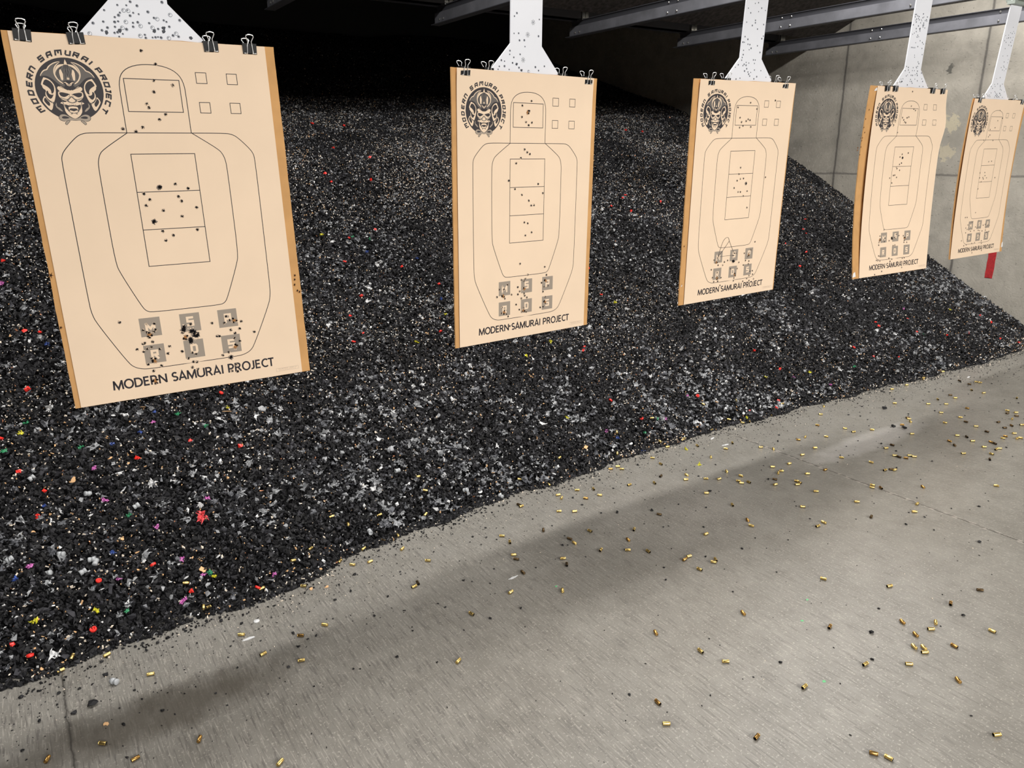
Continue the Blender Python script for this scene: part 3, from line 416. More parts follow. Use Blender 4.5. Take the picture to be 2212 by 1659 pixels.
"earA":[[-50.3,25.7],[-39.9,21.9],[-32.8,13.7],[-29.8,3.3],[-30.8,-9.9],[-36.0,-26.0],[-39.3,-31.1],[-45.9,-26.9],[-51.9,-19.8],[-53.3,-10.6],[-49.8,-4.0],[-56.1,1.1],[-56.8,7.6],[-58.7,8.2],[-57.1,14.1],[-51.4,24.7] ],
"earB":[[-48.7,22.0],[-39.3,18.0],[-33.5,9.7],[-32.4,0.6],[-35.5,-8.8],[-40.2,-11.5],[-39.9,-3.0],[-44.3,3.4],[-51.8,8.4],[-55.1,10.2] ],
"earC":[[-50.8,-6.6],[-46.6,-3.2],[-46.1,-10.4],[-41.1,-13.6],[-35.4,-12.1],[-42.8,-23.5],[-48.3,-19.7],[-50.8,-13.2] ],
"earD":[[-54.6,-14.6],[-62.0,-26.0],[-59.0,-33.2],[-49.4,-47.5],[-44.6,-48.1],[-39.3,-31.4],[-46.4,-30.2],[-52.4,-22.5] ],
"earE":[[-54.7,-18.6],[-59.0,-25.9],[-55.4,-33.1],[-48.8,-40.2],[-46.2,-32.2],[-51.6,-25.1] ],
"face":[[-0.2,-9.2],[-23.7,-4.2],[-26.5,-7.8],[-26.3,-15.8],[-22.3,-20.9],[-16.9,-25.5],[-9.6,-26.3],[-14.5,-29.4],[-21.0,-28.2],[-26.6,-32.1],[-19.5,-33.5],[-18.4,-41.5],[-18.1,-50.9],[-13.2,-58.9],[-6.6,-64.1],[-0.8,-66.8] ],
"eye":[[-23.7,-5.7],[-1.3,-10.3],[-5.5,-13.1],[-13.8,-18.0],[-19.7,-16.9],[-24.0,-13.0] ],
"cheek":[[-24.6,-16.4],[-20.5,-21.6],[-13.7,-24.7],[-8.4,-22.6],[-13.1,-21.4],[-19.0,-19.5] ],
"nose":[[2.1,-15.6],[-2.2,-15.7],[-6.9,-21.2],[-11.5,-22.6],[-10.5,-27.7],[-5.9,-30.2],[0.6,-32.0],[0.9,-30.1],[-4.4,-28.5],[-7.7,-25.9],[-4.6,-22.5] ],
"mouth":[[0.6,-35.7],[-8.3,-37.0],[-17.0,-33.5],[-16.0,-38.8],[-14.0,-44.8],[-9.7,-52.7],[-1.0,-54.6] ],
"teethU":[[0.8,-38.4],[-8.7,-39.3],[-10.4,-42.0],[-9.9,-48.0],[-6.8,-43.0],[0.4,-43.3] ],
"teethL":[[-0.3,-49.9],[-7.6,-47.3],[-9.4,-49.1],[-7.1,-52.0],[-0.7,-53.5] ],
"chin":[[-7.6,-54.7],[-1.9,-54.6],[-4.8,-56.7],[-7.8,-56.3] ],
"neckR":[[-32.7,-28.5],[-37.6,-39.3],[-27.8,-49.7],[-21.8,-51.0],[-28.9,-41.8],[-33.6,-40.5] ],
"rope":[[-0.9,-67.4],[-8.0,-64.8],[-15.7,-58.9],[-22.7,-56.3],[-30.4,-57.8],[-34.5,-63.9],[-31.9,-70.6],[-24.3,-73.2],[-15.5,-72.4],[-6.5,-70.9],[-1.5,-70.8] ],
"ropehole":[[-10.5,-64.9],[-17.4,-61.6],[-24.1,-61.1],[-28.3,-63.8],[-25.8,-67.1],[-17.1,-67.0] ],
"tail":[[-16.5,-71.0],[-21.6,-75.2],[-23.1,-79.2],[-19.6,-81.6],[-16.4,-77.8],[-10.4,-71.6] ],
"stripes":[[[-3.6,53.0],[-7.6,43.6],[-9.4,22.5] ],
[[-0.5,53.1],[-3.6,38.5],[-5.2,22.0] ],
[[3.2,53.3],[1.7,38.8],[-0.2,29.5] ],
[[-11.6,49.3],[-18.9,41.8],[-21.7,32.5],[-19.2,22.1] ],
[[-8.9,50.7],[-15.6,43.2],[-18.2,35.3],[-16.9,24.8]] ],
"star":[[0.2,26.2]]}}
POSE = [(0.3768, 2.1648, -0.1687, -0.025, -0.0562, 0.0), (1.5433, 2.194, -0.1965, 0.0554, 0.0233, 0.0081), (2.6646, 2.189, -0.178, -0.0169, 0.0251, -0.0081),
        (3.8164, 2.1067, -0.1674, -0.0484, -0.0331, -0.0003), (4.9633, 2.2284, -0.1835, -0.0246, -0.0114, -0.0039)]
HW, HH = 292.0, 452.5

def bend(i, u, v):
    """depth in mm behind the flat sheet at (u, v) mm of target i"""
    t = (HH - v)/(2*HH)
    tt = min(max(t, 0.0), 1.0)
    if i == 3:
        s = min(max((u + 60)/340.0, 0.0), 1.0); s = s*s*(3-2*s)
        return 27*4*tt*(1-tt)*(1-0.6*s) - 17*s*math.exp(-((t-0.19)/0.085)**2)
    if i == 4:
        return 19*4*tt*(1-tt)
    if i == 2: return 2.0*math.sin(3.0*tt)
    return 1.5*math.sin(2.6*tt + i)*tt

def paper_gap(i, u, v):
    """extra mm the paper stands off its board"""
    t = min(max((HH - v)/(2*HH), 0), 1)
    g0 = 4.2*math.exp(-max(0.0, HH - v)/45.0) if i in (1, 2, 4) else 0.0
    if i == 3: return 2.5 + 10*math.sin(math.pi*t)*max(0.0, 1 - (u + HW)/500.0)
    if i == 4: return g0 + 3.0 + 7*math.sin(math.pi*t)
    return g0 + 3.2

def put(i, u, v, off):
    """point of the printed face of target i, off mm in front of the sheet, in the target's own metres"""
    return (u*0.001, (bend(i, u, v) - paper_gap(i, u, v) - off)*0.001, v*0.001)

def densify(pts, closed, step=22.0):
    out = []; n = len(pts)
    for k in range(n if closed else n-1):
        a = Vector(pts[k]); b = Vector(pts[(k+1) % n]); m = max(1, int((b-a).length/step))
        out += [tuple(a.lerp(b, j/m)) for j in range(m)]
    if not closed: out.append(tuple(pts[-1]))
    return out

def rounded(pts, closed, it=2, keep=()):
    """corner cutting, leaving the named corners sharp"""
    P = [(tuple(p), k in keep) for k, p in enumerate(pts)]
    for _ in range(it):
        Q = []; n = len(P)
        for k in range(n):
            p, sh = P[k]
            if sh or (not closed and k in (0, n-1)): Q.append((p, True)); continue
            a = P[k-1][0]; b = P[(k+1) % n][0]
            Q.append(((p[0]*0.75 + a[0]*0.25, p[1]*0.75 + a[1]*0.25), False)); Q.append(((p[0]*0.75 + b[0]*0.25, p[1]*0.75 + b[1]*0.25), False))
        P = Q
    return [p for p, s in P]

class Print:
    """flat artwork in target millimetres"""
    def __init__(s): s.V = []; s.F = []; s.M = []
    def line(s, pts, w, closed=False, off=0.25, m=0):
        pts = densify(pts, closed); n = len(pts)
        P = [Vector(p) for p in pts]; b = len(s.V)
        for k in range(n):
            a = P[k-1] if (k > 0 or closed) else P[k]; c = P[(k+1) % n] if (k < n-1 or closed) else P[k]
            d1 = (P[k]-a); d2 = (c-P[k])
            if d1.length < 1e-6: d1 = d2
            if d2.length < 1e-6: d2 = d1
            d1 = d1.normalized(); d2 = d2.normalized(); t = (d1+d2)
            t = t.normalized() if t.length > 1e-3 else d1
            nv = Vector((-t.y, t.x)); k_ = 1.0/max(0.4, nv.dot(Vector((-d1.y, d1.x))))
            s.V += [(*(P[k] + nv*(w/2*k_)), off), (*(P[k] - nv*(w/2*k_)), off)]
        for k in range(n if closed else n-1):
            i = b+2*k; j = b+2*((k+1) % n); s.F.append((i, i+1, j+1, j)); s.M.append(m)
    def fill(s, pts, off=0.25, m=0):
        b = len(s.V); s.V += [(p[0], p[1], off) for p in pts]
        for t in geometry.tessellate_polygon([[Vector((p[0], p[1], 0)) for p in pts]]): s.F.append(tuple(b+k for k in t)); s.M.append(m)
    def disc(s, cx, cy, r, off=0.2, m=0, rings=6, n=64):
        b = len(s.V); s.V.append((cx, cy, off))
        for q in range(1, rings+1):
            for k in range(n): a = 2*math.pi*k/n; s.V.append((cx + r*q/rings*math.cos(a), cy + r*q/rings*math.sin(a), off))
        for k in range(n): s.F.append((b, b+1+k, b+1+(k+1) % n)); s.M.append(m)
        for q in range(rings-1):
            for k in range(n):
                i = b+1+q*n; s.F.append((i+k, i+n+k, i+n+(k+1) % n, i+(k+1) % n)); s.M.append(m)
    def rect(s, cx, cy, w, h, off=0.25, m=0, cells=3):
        b = len(s.V)
        for r in range(cells+1):
            for c in range(cells+1): s.V.append((cx - w/2 + w*c/cells, cy - h/2 + h*r/cells, off))
        for r in range(cells):
            for c in range(cells): i = b + r*(cells+1) + c; s.F.append((i, i+1, i+cells+2, i+cells+1)); s.M.append(m)
    def build(s, name, i, mats, parent):
        return mesh_obj(name, [put(i, *v) for v in s.V], s.F, mats, parent, s.M)

# --- lettering: block strokes for the curved title and the grey squares
GL = {'M': [[(0, 0), (0, 1), (1, 1), (1, 0)], [(0.5, 1), (0.5, 0.45)]], 'O': [[(0, 0), (0, 1), (1, 1), (1, 0), (0, 0)]], 'D': [[(0, 0), (0, 1), (0.85, 1), (1, 0.85), (1, 0.15), (0.85, 0), (0, 0)]],
      'E': [[(1, 0), (0.1, 0), (0, 0.15), (0, 1), (1, 1)], [(0, 0.5), (0.85, 0.5)]], 'R': [[(0, 0), (0, 1), (1, 1), (1, 0.48), (0, 0.48)], [(0.5, 0.48), (1, 0)]], 'N': [[(0, 0), (0, 1), (0.85, 1), (1, 0.85), (1, 0)]],
      'S': [[(0, 0), (1, 0), (1, 0.5), (0, 0.5), (0, 1), (1, 1)]], 'A': [[(0, 0), (0, 0.8), (0.2, 1), (1, 1), (1, 0)], [(0, 0.4), (1, 0.4)]], 'U': [[(0, 1), (0, 0.2), (0.2, 0), (1, 0), (1, 1)]],
      'I': [[(0.5, 0), (0.5, 1)]], 'P': [[(0, 0), (0, 1), (1, 1), (1, 0.42), (0, 0.42)]], 'J': [[(0.1, 0), (0.8, 0), (0.8, 1)], [(0.4, 1), (1, 1)]], 'C': [[(1, 0), (0.15, 0), (0, 0.15), (0, 1), (1, 1)]], 'T': [[(0, 1), (1, 1)], [(0.5, 1), (0.5, 0)]]}

def arc(cx, cy, rx, ry, a0, a1, n=10):
    return [(cx + rx*math.cos(math.radians(a0 + (a1-a0)*k/n)), cy + ry*math.sin(math.radians(a0 + (a1-a0)*k/n))) for k in range(n+1)]
# humanist sans capitals: width, strokes (cap height 1)
SANS = {'M': (0.98, [[(0.06, 0), (0.12, 1)], [(0.12, 0.94), (0.49, 0.10), (0.86, 0.94)], [(0.92, 0), (0.86, 1)]]),
        'O': (0.92, [arc(0.46, 0.5, 0.40, 0.46, 0, 360, 28)]), 'D': (0.82, [[(0.08, 0.07), (0.08, 0.93), (0.34, 0.93)] + arc(0.34, 0.5, 0.40, 0.43, 90, -90, 14) + [(0.08, 0.07)]]),
        'E': (0.62, [[(0.55, 0.07), (0.08, 0.07), (0.08, 0.93), (0.54, 0.93)], [(0.08, 0.52), (0.50, 0.52)]]),
        'R': (0.74, [[(0.08, 0), (0.08, 0.93), (0.36, 0.93)] + arc(0.36, 0.705, 0.21, 0.225, 90, -90, 10) + [(0.08, 0.48)], [(0.36, 0.48), (0.66, 0.0)]]),
        'N': (0.86, [[(0.08, 0), (0.08, 0.98)], [(0.08, 0.94), (0.76, 0.06)], [(0.76, 0.02), (0.76, 1)]]),
        'S': (0.62, [arc(0.31, 0.715, 0.23, 0.225, 35, 270, 12) + arc(0.31, 0.275, 0.24, 0.215, 90, -145, 12)]),
        'A': (0.78, [[(0.04, 0), (0.39, 0.97), (0.74, 0)], [(0.16, 0.29), (0.62, 0.29)]]),
        'U': (0.84, [[(0.08, 1), (0.08, 0.36)] + arc(0.42, 0.36, 0.34, 0.30, 180, 360, 14) + [(0.76, 1)]]),
        'I': (0.28, [[(0.14, 0), (0.14, 1)]]), 'P': (0.68, [[(0.08, 0), (0.08, 0.93), (0.34, 0.93)] + arc(0.34, 0.68, 0.24, 0.25, 90, -90, 10) + [(0.08, 0.43)]]),
        'J': (0.42, [[(0.30, 1), (0.30, 0.26)] + arc(0.10, 0.26, 0.20, 0.20, 0, -90, 8) + [(0.0, 0.07)]]), 'C': (0.70, [arc(0.46, 0.5, 0.38, 0.44, 48, 312, 20)]),
        'T': (0.66, [[(0.0, 0.93), (0.66, 0.93)], [(0.33, 0.93), (0.33, 0)]]), 'H': (0.82, [[(0.08, 0), (0.08, 1)], [(0.74, 0), (0.74, 1)], [(0.08, 0.5), (0.74, 0.5)]]),
        'L': (0.54, [[(0.08, 1), (0.08, 0.07), (0.5, 0.07)]]), 'G': (0.80, [arc(0.46, 0.5, 0.38, 0.44, 48, 330, 20) + [(0.72, 0.45), (0.5, 0.45)]]), ' ': (0.32, [])}
def sans_line(p, body, x0, x1, ybase, cap, w, m=0):
    gap = 0.075; tot = sum(SANS[c][0] + gap for c in body) - gap; k = (x1-x0)/tot; x = x0
    for c in body:
        wd, sts = SANS[c]
        for st in sts:
            q = [(x + a*k, ybase + b*cap) for a, b in st]
            if len(q) > 2 and math.hypot(q[0][0]-q[-1][0], q[0][1]-q[-1][1]) < 1e-3: p.line(q[:-1], w, True, 0.25, m)
            else: p.line(q, w, False, 0.25, m)
        x += (wd+gap)*k

def outlines():
    p = Print(); xc = -1.5
    w = 1.8
    hd = [(-76.5, 229.5), (-76.5, 330), (-75.5, 347), (-70.5, 364.5), (-60, 377.5), (-44.5, 386.5), (-24, 392), (0, 393.5)]
    hd = hd + [(-a, b) for a, b in hd[-2::-1]]
    p.line([(a+xc-0.5, b) for a, b in rounded(hd, False, 1)], w)
    ou = [(-76.5, 229.5), (-163, 229.5), (-179, 226.5), (-193, 218.5), (-221, 189.5), (-229.5, 175), (-231, 158), (-231, 45), (-229.5, -187), (-227.5, -214), (-220.5, -239), (-165.5, -350.5), (-152, -367), (-132.5, -375), (-112, -376.8), (0, -377)]
    ou = rounded(ou, False, 2)
    p.line([(a+xc+0.7, b) for a, b in ou] + [(-a+xc, b) for a, b in ou[::-1]], w)
    p.line([(-78, 229.5), (75.2, 229.5)], w)
    inn = [(-76.5, 229.5), (-138, 189), (-148, 175.5), (-153, 158), (-154, 134), (-154, 40), (-153, -91), (-145.5, -119), (-109.5, -207.5), (-100.5, -221.2), (-87.5, -225.8), (0, -225.9)]
    inn = rounded(inn, False, 2)
    p.line([(a+xc+0.5, b) for a, b in inn] + [(-a+xc+0.5, b) for a, b in inn[::-1]], w)
    p.line([(-66.3, 280.7), (-66.3, 358.4), (62.4, 358.4), (62.4, 280.7)], w, True)
    p.line([(-77.5, 178), (75.5, 178), (75.5, -105.3), (-77.5, -105.3)], w, True)
    p.line([(-77.5, 84), (75.5, 84)], w); p.line([(-77.5, -11.3), (75.5, -11.3)], w)
    for cx in (118, 195.3):
        for cy in (366.2, 293.2): p.line([(cx-13, cy-13), (cx-13, cy+13), (cx+13, cy+13), (cx+13, cy-13)], 1.6, True)
    p.line([(217, -440.4), (217, -431), (282.4, -431), (282.4, -440.4)], 0.5, True, m=1)
    return p

def squares():
    out = []
    for (cx, cy, ch, dy) in ((-98.3, -264.5, 'M', -1.5), (2.0, -264.8, 'S', 3), (101, -265.4, 'P', 0), (-98.3, -337.8, 'R', -2), (2.2, -338.5, 'D', 0), (101.3, -338.6, 'S', 0)):
        p = Print(); out.append(p)
        p.rect(cx, cy, 51.0, 50.2, 0.22, 0)
        w, h = (19.0, 19.5) if ch in 'M' else (13.5, 20.5)
        G_ = {'M': [[(0, 0), (0, 1)], [(1, 0), (1, 1)], [(0, 1), (0.5, 0.35), (1, 1)]], 'S': [[(0.05, 0), (1, 0), (1, 0.5), (0, 0.5), (0, 1), (0.95, 1)]]}.get(ch, GL[ch])
        for st in G_:
            q = [(cx - w/2 + a*w, cy + dy - h/2 + b*h) for a, b in st]
            # butt ends reach half a stroke further
            if st[0] != st[-1]:
                d = (Vector(q[0])-Vector(q[1])).normalized()*2.9; q[0] = (q[0][0]+d.x, q[0][1]+d.y)
                d = (Vector(q[-1])-Vector(q[-2])).normalized()*2.9; q[-1] = (q[-1][0]+d.x, q[-1][1]+d.y)
                p.line(q, 6.0, False, 0.4, 1)
            else: p.line(q[:-1], 6.0, True, 0.4, 1)
    return out

EM = D['em']; EX, EY = -186.9, 328.7
def emblem():
    """round mask emblem: dark disc, helmet, side plates, face, teeth, rope bow and the curved title"""
    p = Print(); INK, MID, LT, PAP = 0, 1, 2, 3
    p.disc(EX, EY, 71.5, 0.15, INK)
    def both(key, off, m, it=1, keep=(), sides=(1, -1)):
        q = rounded(EM[key], True, it)
        for s in sides: p.fill([(EX + s*a, EY + b) for a, b in q], off, m)
    def half(key, off, m):
        q = EM[key]; q = [(min(a, 0.0), b) for a, b in q]; both_ = q + [(-a, b) for a, b in q[::-1]]
        p.fill([(EX + a, EY + b) for a, b in rounded(both_, True, 1)], off, m)
    both('neckR', 0.3, LT); both('earA', 0.3, PAP); both('earB', 0.42, INK); both('earC', 0.42, INK); both('earD', 0.36, PAP); both('earE', 0.46, INK)
    both('wing', 0.32, MID); half('bowlbg', 0.36, PAP); half('bowl', 0.42, MID); both('flame', 0.52, PAP)
    both('wingrim', 0.5, PAP, 1); both('cres', 0.56, PAP, 1)
    for st in EM['stripes']:
        for s in (1, -1): p.line([(EX + s*a, EY + b) for a, b in st], 1.0, False, 0.6, INK)
    sx, sy = EM['star'][0]
    p.fill([(EX + (4.2 if k % 2 == 0 else 1.5)*math.sin(k*math.pi/8), EY + sy - 2 + (4.2 if k % 2 == 0 else 1.5)*math.cos(k*math.pi/8)) for k in range(16)], 0.66, PAP)
    half('spike', 0.55, PAP)
    p.line([(EX-5, EY+54.5), (EX+5, EY+54.5)], 1.6, False, 0.62, INK)
    half('face', 0.40, PAP)
    half('badge', 0.60, INK); both('chev', 0.68, PAP, 0)
    p.line([(EX-7, EY+16), (EX-4, EY+9.5), (EX, EY+8), (EX+4, EY+9.5), (EX+7, EY+16)], 1.3, False, 0.68, PAP)
    half('band', 0.54, PAP)
    for s in (1, -1):
        p.line([(EX + s*a, EY + b) for a, b in ((26, 9.5), (20, 5.5), (12, 2), (4, -2))], 1.1, False, 0.62, INK)
        p.line([(EX + s*a, EY + b) for a, b in ((17, 6.5), (9, 1.5), (2, -0.5))], 0.8, False, 0.62, INK)
        p.line([(EX + s*a, EY + b) for a, b in ((11, 8), (6, 4.5), (1.5, 2.5))], 0.8, False, 0.62, INK)
        # gathers on the side plates
        for k in range(4): p.line([(EX - s*(33+k*3.2), EY-30+k*1.0), (EX - s*(34+k*3.0), EY-39+k*2.0)], 0.6, False, 0.5, MID)
    both('eye', 0.52, INK); both('cheek', 0.48, LT); both('nose', 0.5, MID)
    half('mouth', 0.50, INK); half('teethU', 0.58, PAP); half('teethL', 0.58, PAP); both('chin', 0.52, INK)
    for k in (-6, -2, 2, 6): p.line([(EX+k, EY-33.5), (EX+k, EY-38)], 0.6, False, 0.64, INK)
    for s in (1, -1):
        p.line([(EX + s*a, EY + b) for a, b in ((22, -20.5), (19, -33), (15, -43), (9, -51), (3, -54.5))], 1.5, False, 0.55, MID)
        p.line([(EX + s*a, EY + b) for a, b in ((2, -10), (3, -15), (6, -17))], 0.7, False, 0.55, MID)
    both('tail', 0.3, LT); half('rope', 0.46, LT); both('ropehole', 0.54, INK)
    for s in (1, -1):
        q = rounded(EM['rope'], True, 1); p.line([(EX + s*a, EY + b) for a, b in q[2:-6]], 0.9, False, 0.56, INK)
        q = rounded(EM['tail'], True, 1); p.line([(EX + s*a, EY + b) for a, b in q], 0.8, True, 0.56, INK)
    # title set around the disc
    angs = [-124.1, -110.4, -97, -83.6, -71.2, -59.1, -36.3, -22.1, -7.8, 6.2, 17.9, 31.3, 41.2, 56.2, 68.5, 80.4, 90.2, 99.4, 111.4, 125.0]
    for ch, a in zip('MODERNSAMURAIPROJECT', angs):
        wd = {'M': 12.0, 'I': 3.0, 'J': 7.0}.get(ch, 9.5); hg = 9.6; A = math.radians(a)
        e_r = Vector((math.sin(A), math.cos(A))); e_t = Vector((math.cos(A), -math.sin(A)))
        for st in GL[ch]:
            q = [tuple(Vector((EX, EY)) + e_r*(77.6 + b*hg) + e_t*((c-0.5)*wd + (b-0.5)*1.6)) for c, b in st]
            cl = st[0] == st[-1]
            if not cl:
                d = (Vector(q[0])-Vector(q[1])).normalized()*1.1; q[0] = (q[0][0]+d.x, q[0][1]+d.y)
                d = (Vector(q[-1])-Vector(q[-2])).normalized()*1.1; q[-1] = (q[-1][0]+d.x, q[-1][1]+d.y)
            p.line(q[:-1] if cl else q, 3.6, cl, 0.25, INK)
    return p

P_OUT, P_SQ, P_EM = outlines(), squares(), emblem()
P_TXT = Print(); sans_line(P_TXT, 'MODERN SAMURAI PROJECT', -210.5, 212.5, -421.0, 25.0, 4.5)
P_SML = Print(); sans_line(P_SML, 'THE NATIONAL TARGET CO', 222.5, 277, -434.8, 2.7, 0.45)
for k in range(9): P_SML.rect(227 + k*5.6, -437.8, 4.4, 0.9, 0.25, 0, 1)

def star(cx, cy, r0, r1, n, rnd, sq=1.0, rot=0.0):
    pts = []
    for k in range(2*n):
        a = math.pi*k/n + rnd.uniform(-0.18, 0.18); r = (r1 if k % 2 == 0 else r0)*rnd.uniform(0.75, 1.2)
        x, y = r*math.cos(a), r*sq*math.sin(a)
        pts.append((cx + x*math.cos(rot) - y*math.sin(rot), cy + x*math.sin(rot) + y*math.cos(rot)))
    return pts

def hole_print(u, v, typ, rnd, on_board=False):
    p = Print(); HOL, SMU, PAP, TORN = 0, 1, 2, 3
    o = 0.85
    rot = rnd.uniform(0, 3.1)
    if typ == 2:     # a big ragged tear
        p.fill(star(u, v, 8.5, 13, 9, rnd, 0.72, rot), o, SMU); p.fill(star(u, v, 7.2, 11.5, 8, rnd, 0.62, rot), o+0.1, HOL)
    elif typ == 3:   # torn open, brown board showing
        p.fill(star(u, v, 5.0, 9.5, 7, rnd, 0.6, rot), o, TORN)
        for k in range(3):
            a = rnd.uniform(0, 6.3); p.fill(star(u + 6*math.cos(a), v + 6*math.sin(a), 2.4, 4.0, 6, rnd), o+0.1, HOL)
    else:
        r = 2.8 if typ == 0 else 4.8
        p.fill(star(u, v, r*1.3, r*1.65, 9, rnd), o, SMU)
        p.fill(star(u, v, r*0.85, r*1.35, 7, rnd, 0.85, rot), o+0.1, HOL)
    # little flaps of paper folded out round the hole
    R_h = {0: 4.0, 1: 6.5, 2: 12.0, 3: 9.0}[typ]
    for k in range(3 if typ < 2 else 6):
        a = rnd.uniform(0, 6.3); e = Vector((math.cos(a), math.sin(a))); t = Vector((-e.y, e.x)); c = Vector((u, v)) + e*R_h
        b = len(p.V); s = rnd.uniform(1.5, 3.2)
        p.V += [(*(c + t*s), 0.4), (*(c - t*s), 0.4), (*(c - e*rnd.uniform(1.0, 3.5)), rnd.uniform(1.3, 2.6))]
        p.F.append((b, b+1, b+2)); p.M.append(PAP)
    return p

BOARD_DX = [6, 2, -10, -28, 15]
TGT = ['first', 'second', 'third', 'fourth', 'fifth']
PAPER_LABEL = ['large leftmost paper target with samurai emblem, riddled lettered squares and black tear',
               'second paper target from the left, with torn brown hole in the head box',
               'third paper target from left, with ring of hits in middle of the torso box',
               'fourth paper target from left, its sheet curling with a wavy right edge',
               'small rightmost paper target, bowed, hanging in front of the concrete wall']
BOARD_LABEL = ['tan cardboard backer behind the leftmost target, shot holes down its right edge', 'tan cardboard backer showing on both sides of the second target',
               'cardboard backer behind the third target, showing only along its left edge', 'orange-tan bowed cardboard backer showing left of the fourth target, peppered with holes',
               'cardboard backer of the rightmost target, white tape at its lower right corner']
HANG_LABEL = ['wide flared white hanger above the leftmost target, riddled with bullet marks', 'white hanger above the second target with few dark pinwheel marks',
              'white hanger above the third target, speckled with small holes', 'white hanger above the fourth target with a dense dark cluster of hits', 'narrow white hanger of the rightmost target, with grey carriage at top']
HANG_DX = [-3, -7, 5, -2, -22]
HANG_LEAN = [0, 0, 0.04, 0.11, 0.17]
THREADS = [[(-101, -263), (-89, -225), (-77, -196), (-61, -183), (-47, -182), (-40, -192), (-34, -205), (-15, -233), (0, -256)], [(-101, -263), (-72, -236), (-38, -200)], [(-101, -263), (-55, -263), (-4, -265)]]
GAP_CLIPS = {(1, 1), (1, 2), (2, 1), (2, 2), (4, 1), (4, 2)}

def grid_sheet(fn_front, fn_back, nu, nv):
    V = []; F = []
    for f in (fn_front, fn_back):
        for r in range(nv+1):
            for c in range(nu+1): V.append(f(c/nu, r/nv))
    N = (nu+1)*(nv+1)
    for r in range(nv):
        for c in range(nu):
            i = r*(nu+1)+c; F.append((i, i+1, i+nu+2, i+nu+1)); F.append((N+i, N+i+nu+1, N+i+nu+2, N+i+1))
    ring = [c for c in range(nu+1)] + [r*(nu+1)+nu for r in range(1, nv+1)] + [nv*(nu+1)+c for c in range(nu-1, -1, -1)] + [r*(nu+1) for r in range(nv-1, 0, -1)]
    rim = len(V)
    V += [V[k] for k in ring] + [V[N+k] for k in ring]; L = len(ring)
    for k in range(L):
        j = (k+1) % L; F.append((rim+k, rim+L+k, rim+L+j, rim+j))
    return V, F

def clip_meshes():
    """binder clip in metres, origin on the top edge of the sheet; -y is the printed side"""
    w = 0.0185
    mb = MB()
    for s, yt, yb in ((1, -0.0075, -0.0062), (-1, 0.0205, 0.0195)):
        # plate with two notches at the jaw
        out = [(-w, 0.0035), (w, 0.0035), (w*0.96, -0.021), (w*0.52, -0.021), (w*0.46, -0.0185), (w*0.36, -0.0185), (w*0.30, -0.021), (-w*0.30, -0.021), (-w*0.36, -0.0185), (-w*0.46, -0.0185), (-w*0.52, -0.021), (-w*0.96, -0.021)]
        th = 0.0009*s
        n = len(out); V = []
        for d in (0, th):
            for (x, z) in out:
                f = (0.0035 - z)/0.0245; V.append((x, yt + (yb-yt)*f + d, z))
        tri = geometry.tessellate_polygon([[Vector((p[0], p[1], 0)) for p in out]])
        mb.add(V, [tuple(t) for t in tri] + [tuple(k+n for k in t[::-1]) for t in tri] + [(k, (k+1) % n, (k+1) % n+n, k+n) for k in range(n)])
        for a, b in ((-w*0.96, -w*0.52), (-w*0.30, w*0.30), (w*0.52, w*0.96)):
            mb.tube([(a, yb, -0.0212), (b, yb, -0.0212)], 0.0013, 8)
    mb.box(-w, w, -0.0075, 0.0205, 0.0026, 0.0038)
    body = mb.build('clip_body', M['clip']); fix_normals(body)
    handles = []
    for s, yb in ((-1, -0.0073), (1, 0.0205)):
        q = [(-0.0155, -0.0212, 0), (-0.0075, -0.0212, 0), (-0.0060, -0.002, 0.001), (-0.0044, 0.0075, 0.004), (-0.0075, 0.0135, 0.007), (-0.0098, 0.0185, 0.009), (-0.0085, 0.0215, 0.0105), (-0.003, 0.0232, 0.011)]
        q = q + [(-a, b, c) for a, b, c in q[::-1]]
        mb = MB(); mb.tube([(a, yb + s*(0.0012 + c), b) for a, b, c in q], 0.00125, 8)
        handles.append(mb.build('wire_handle', M['wire'], None, True))
    return body, handles
CLIP_BODY, CLIP_H = clip_meshes()
clip_count = 0

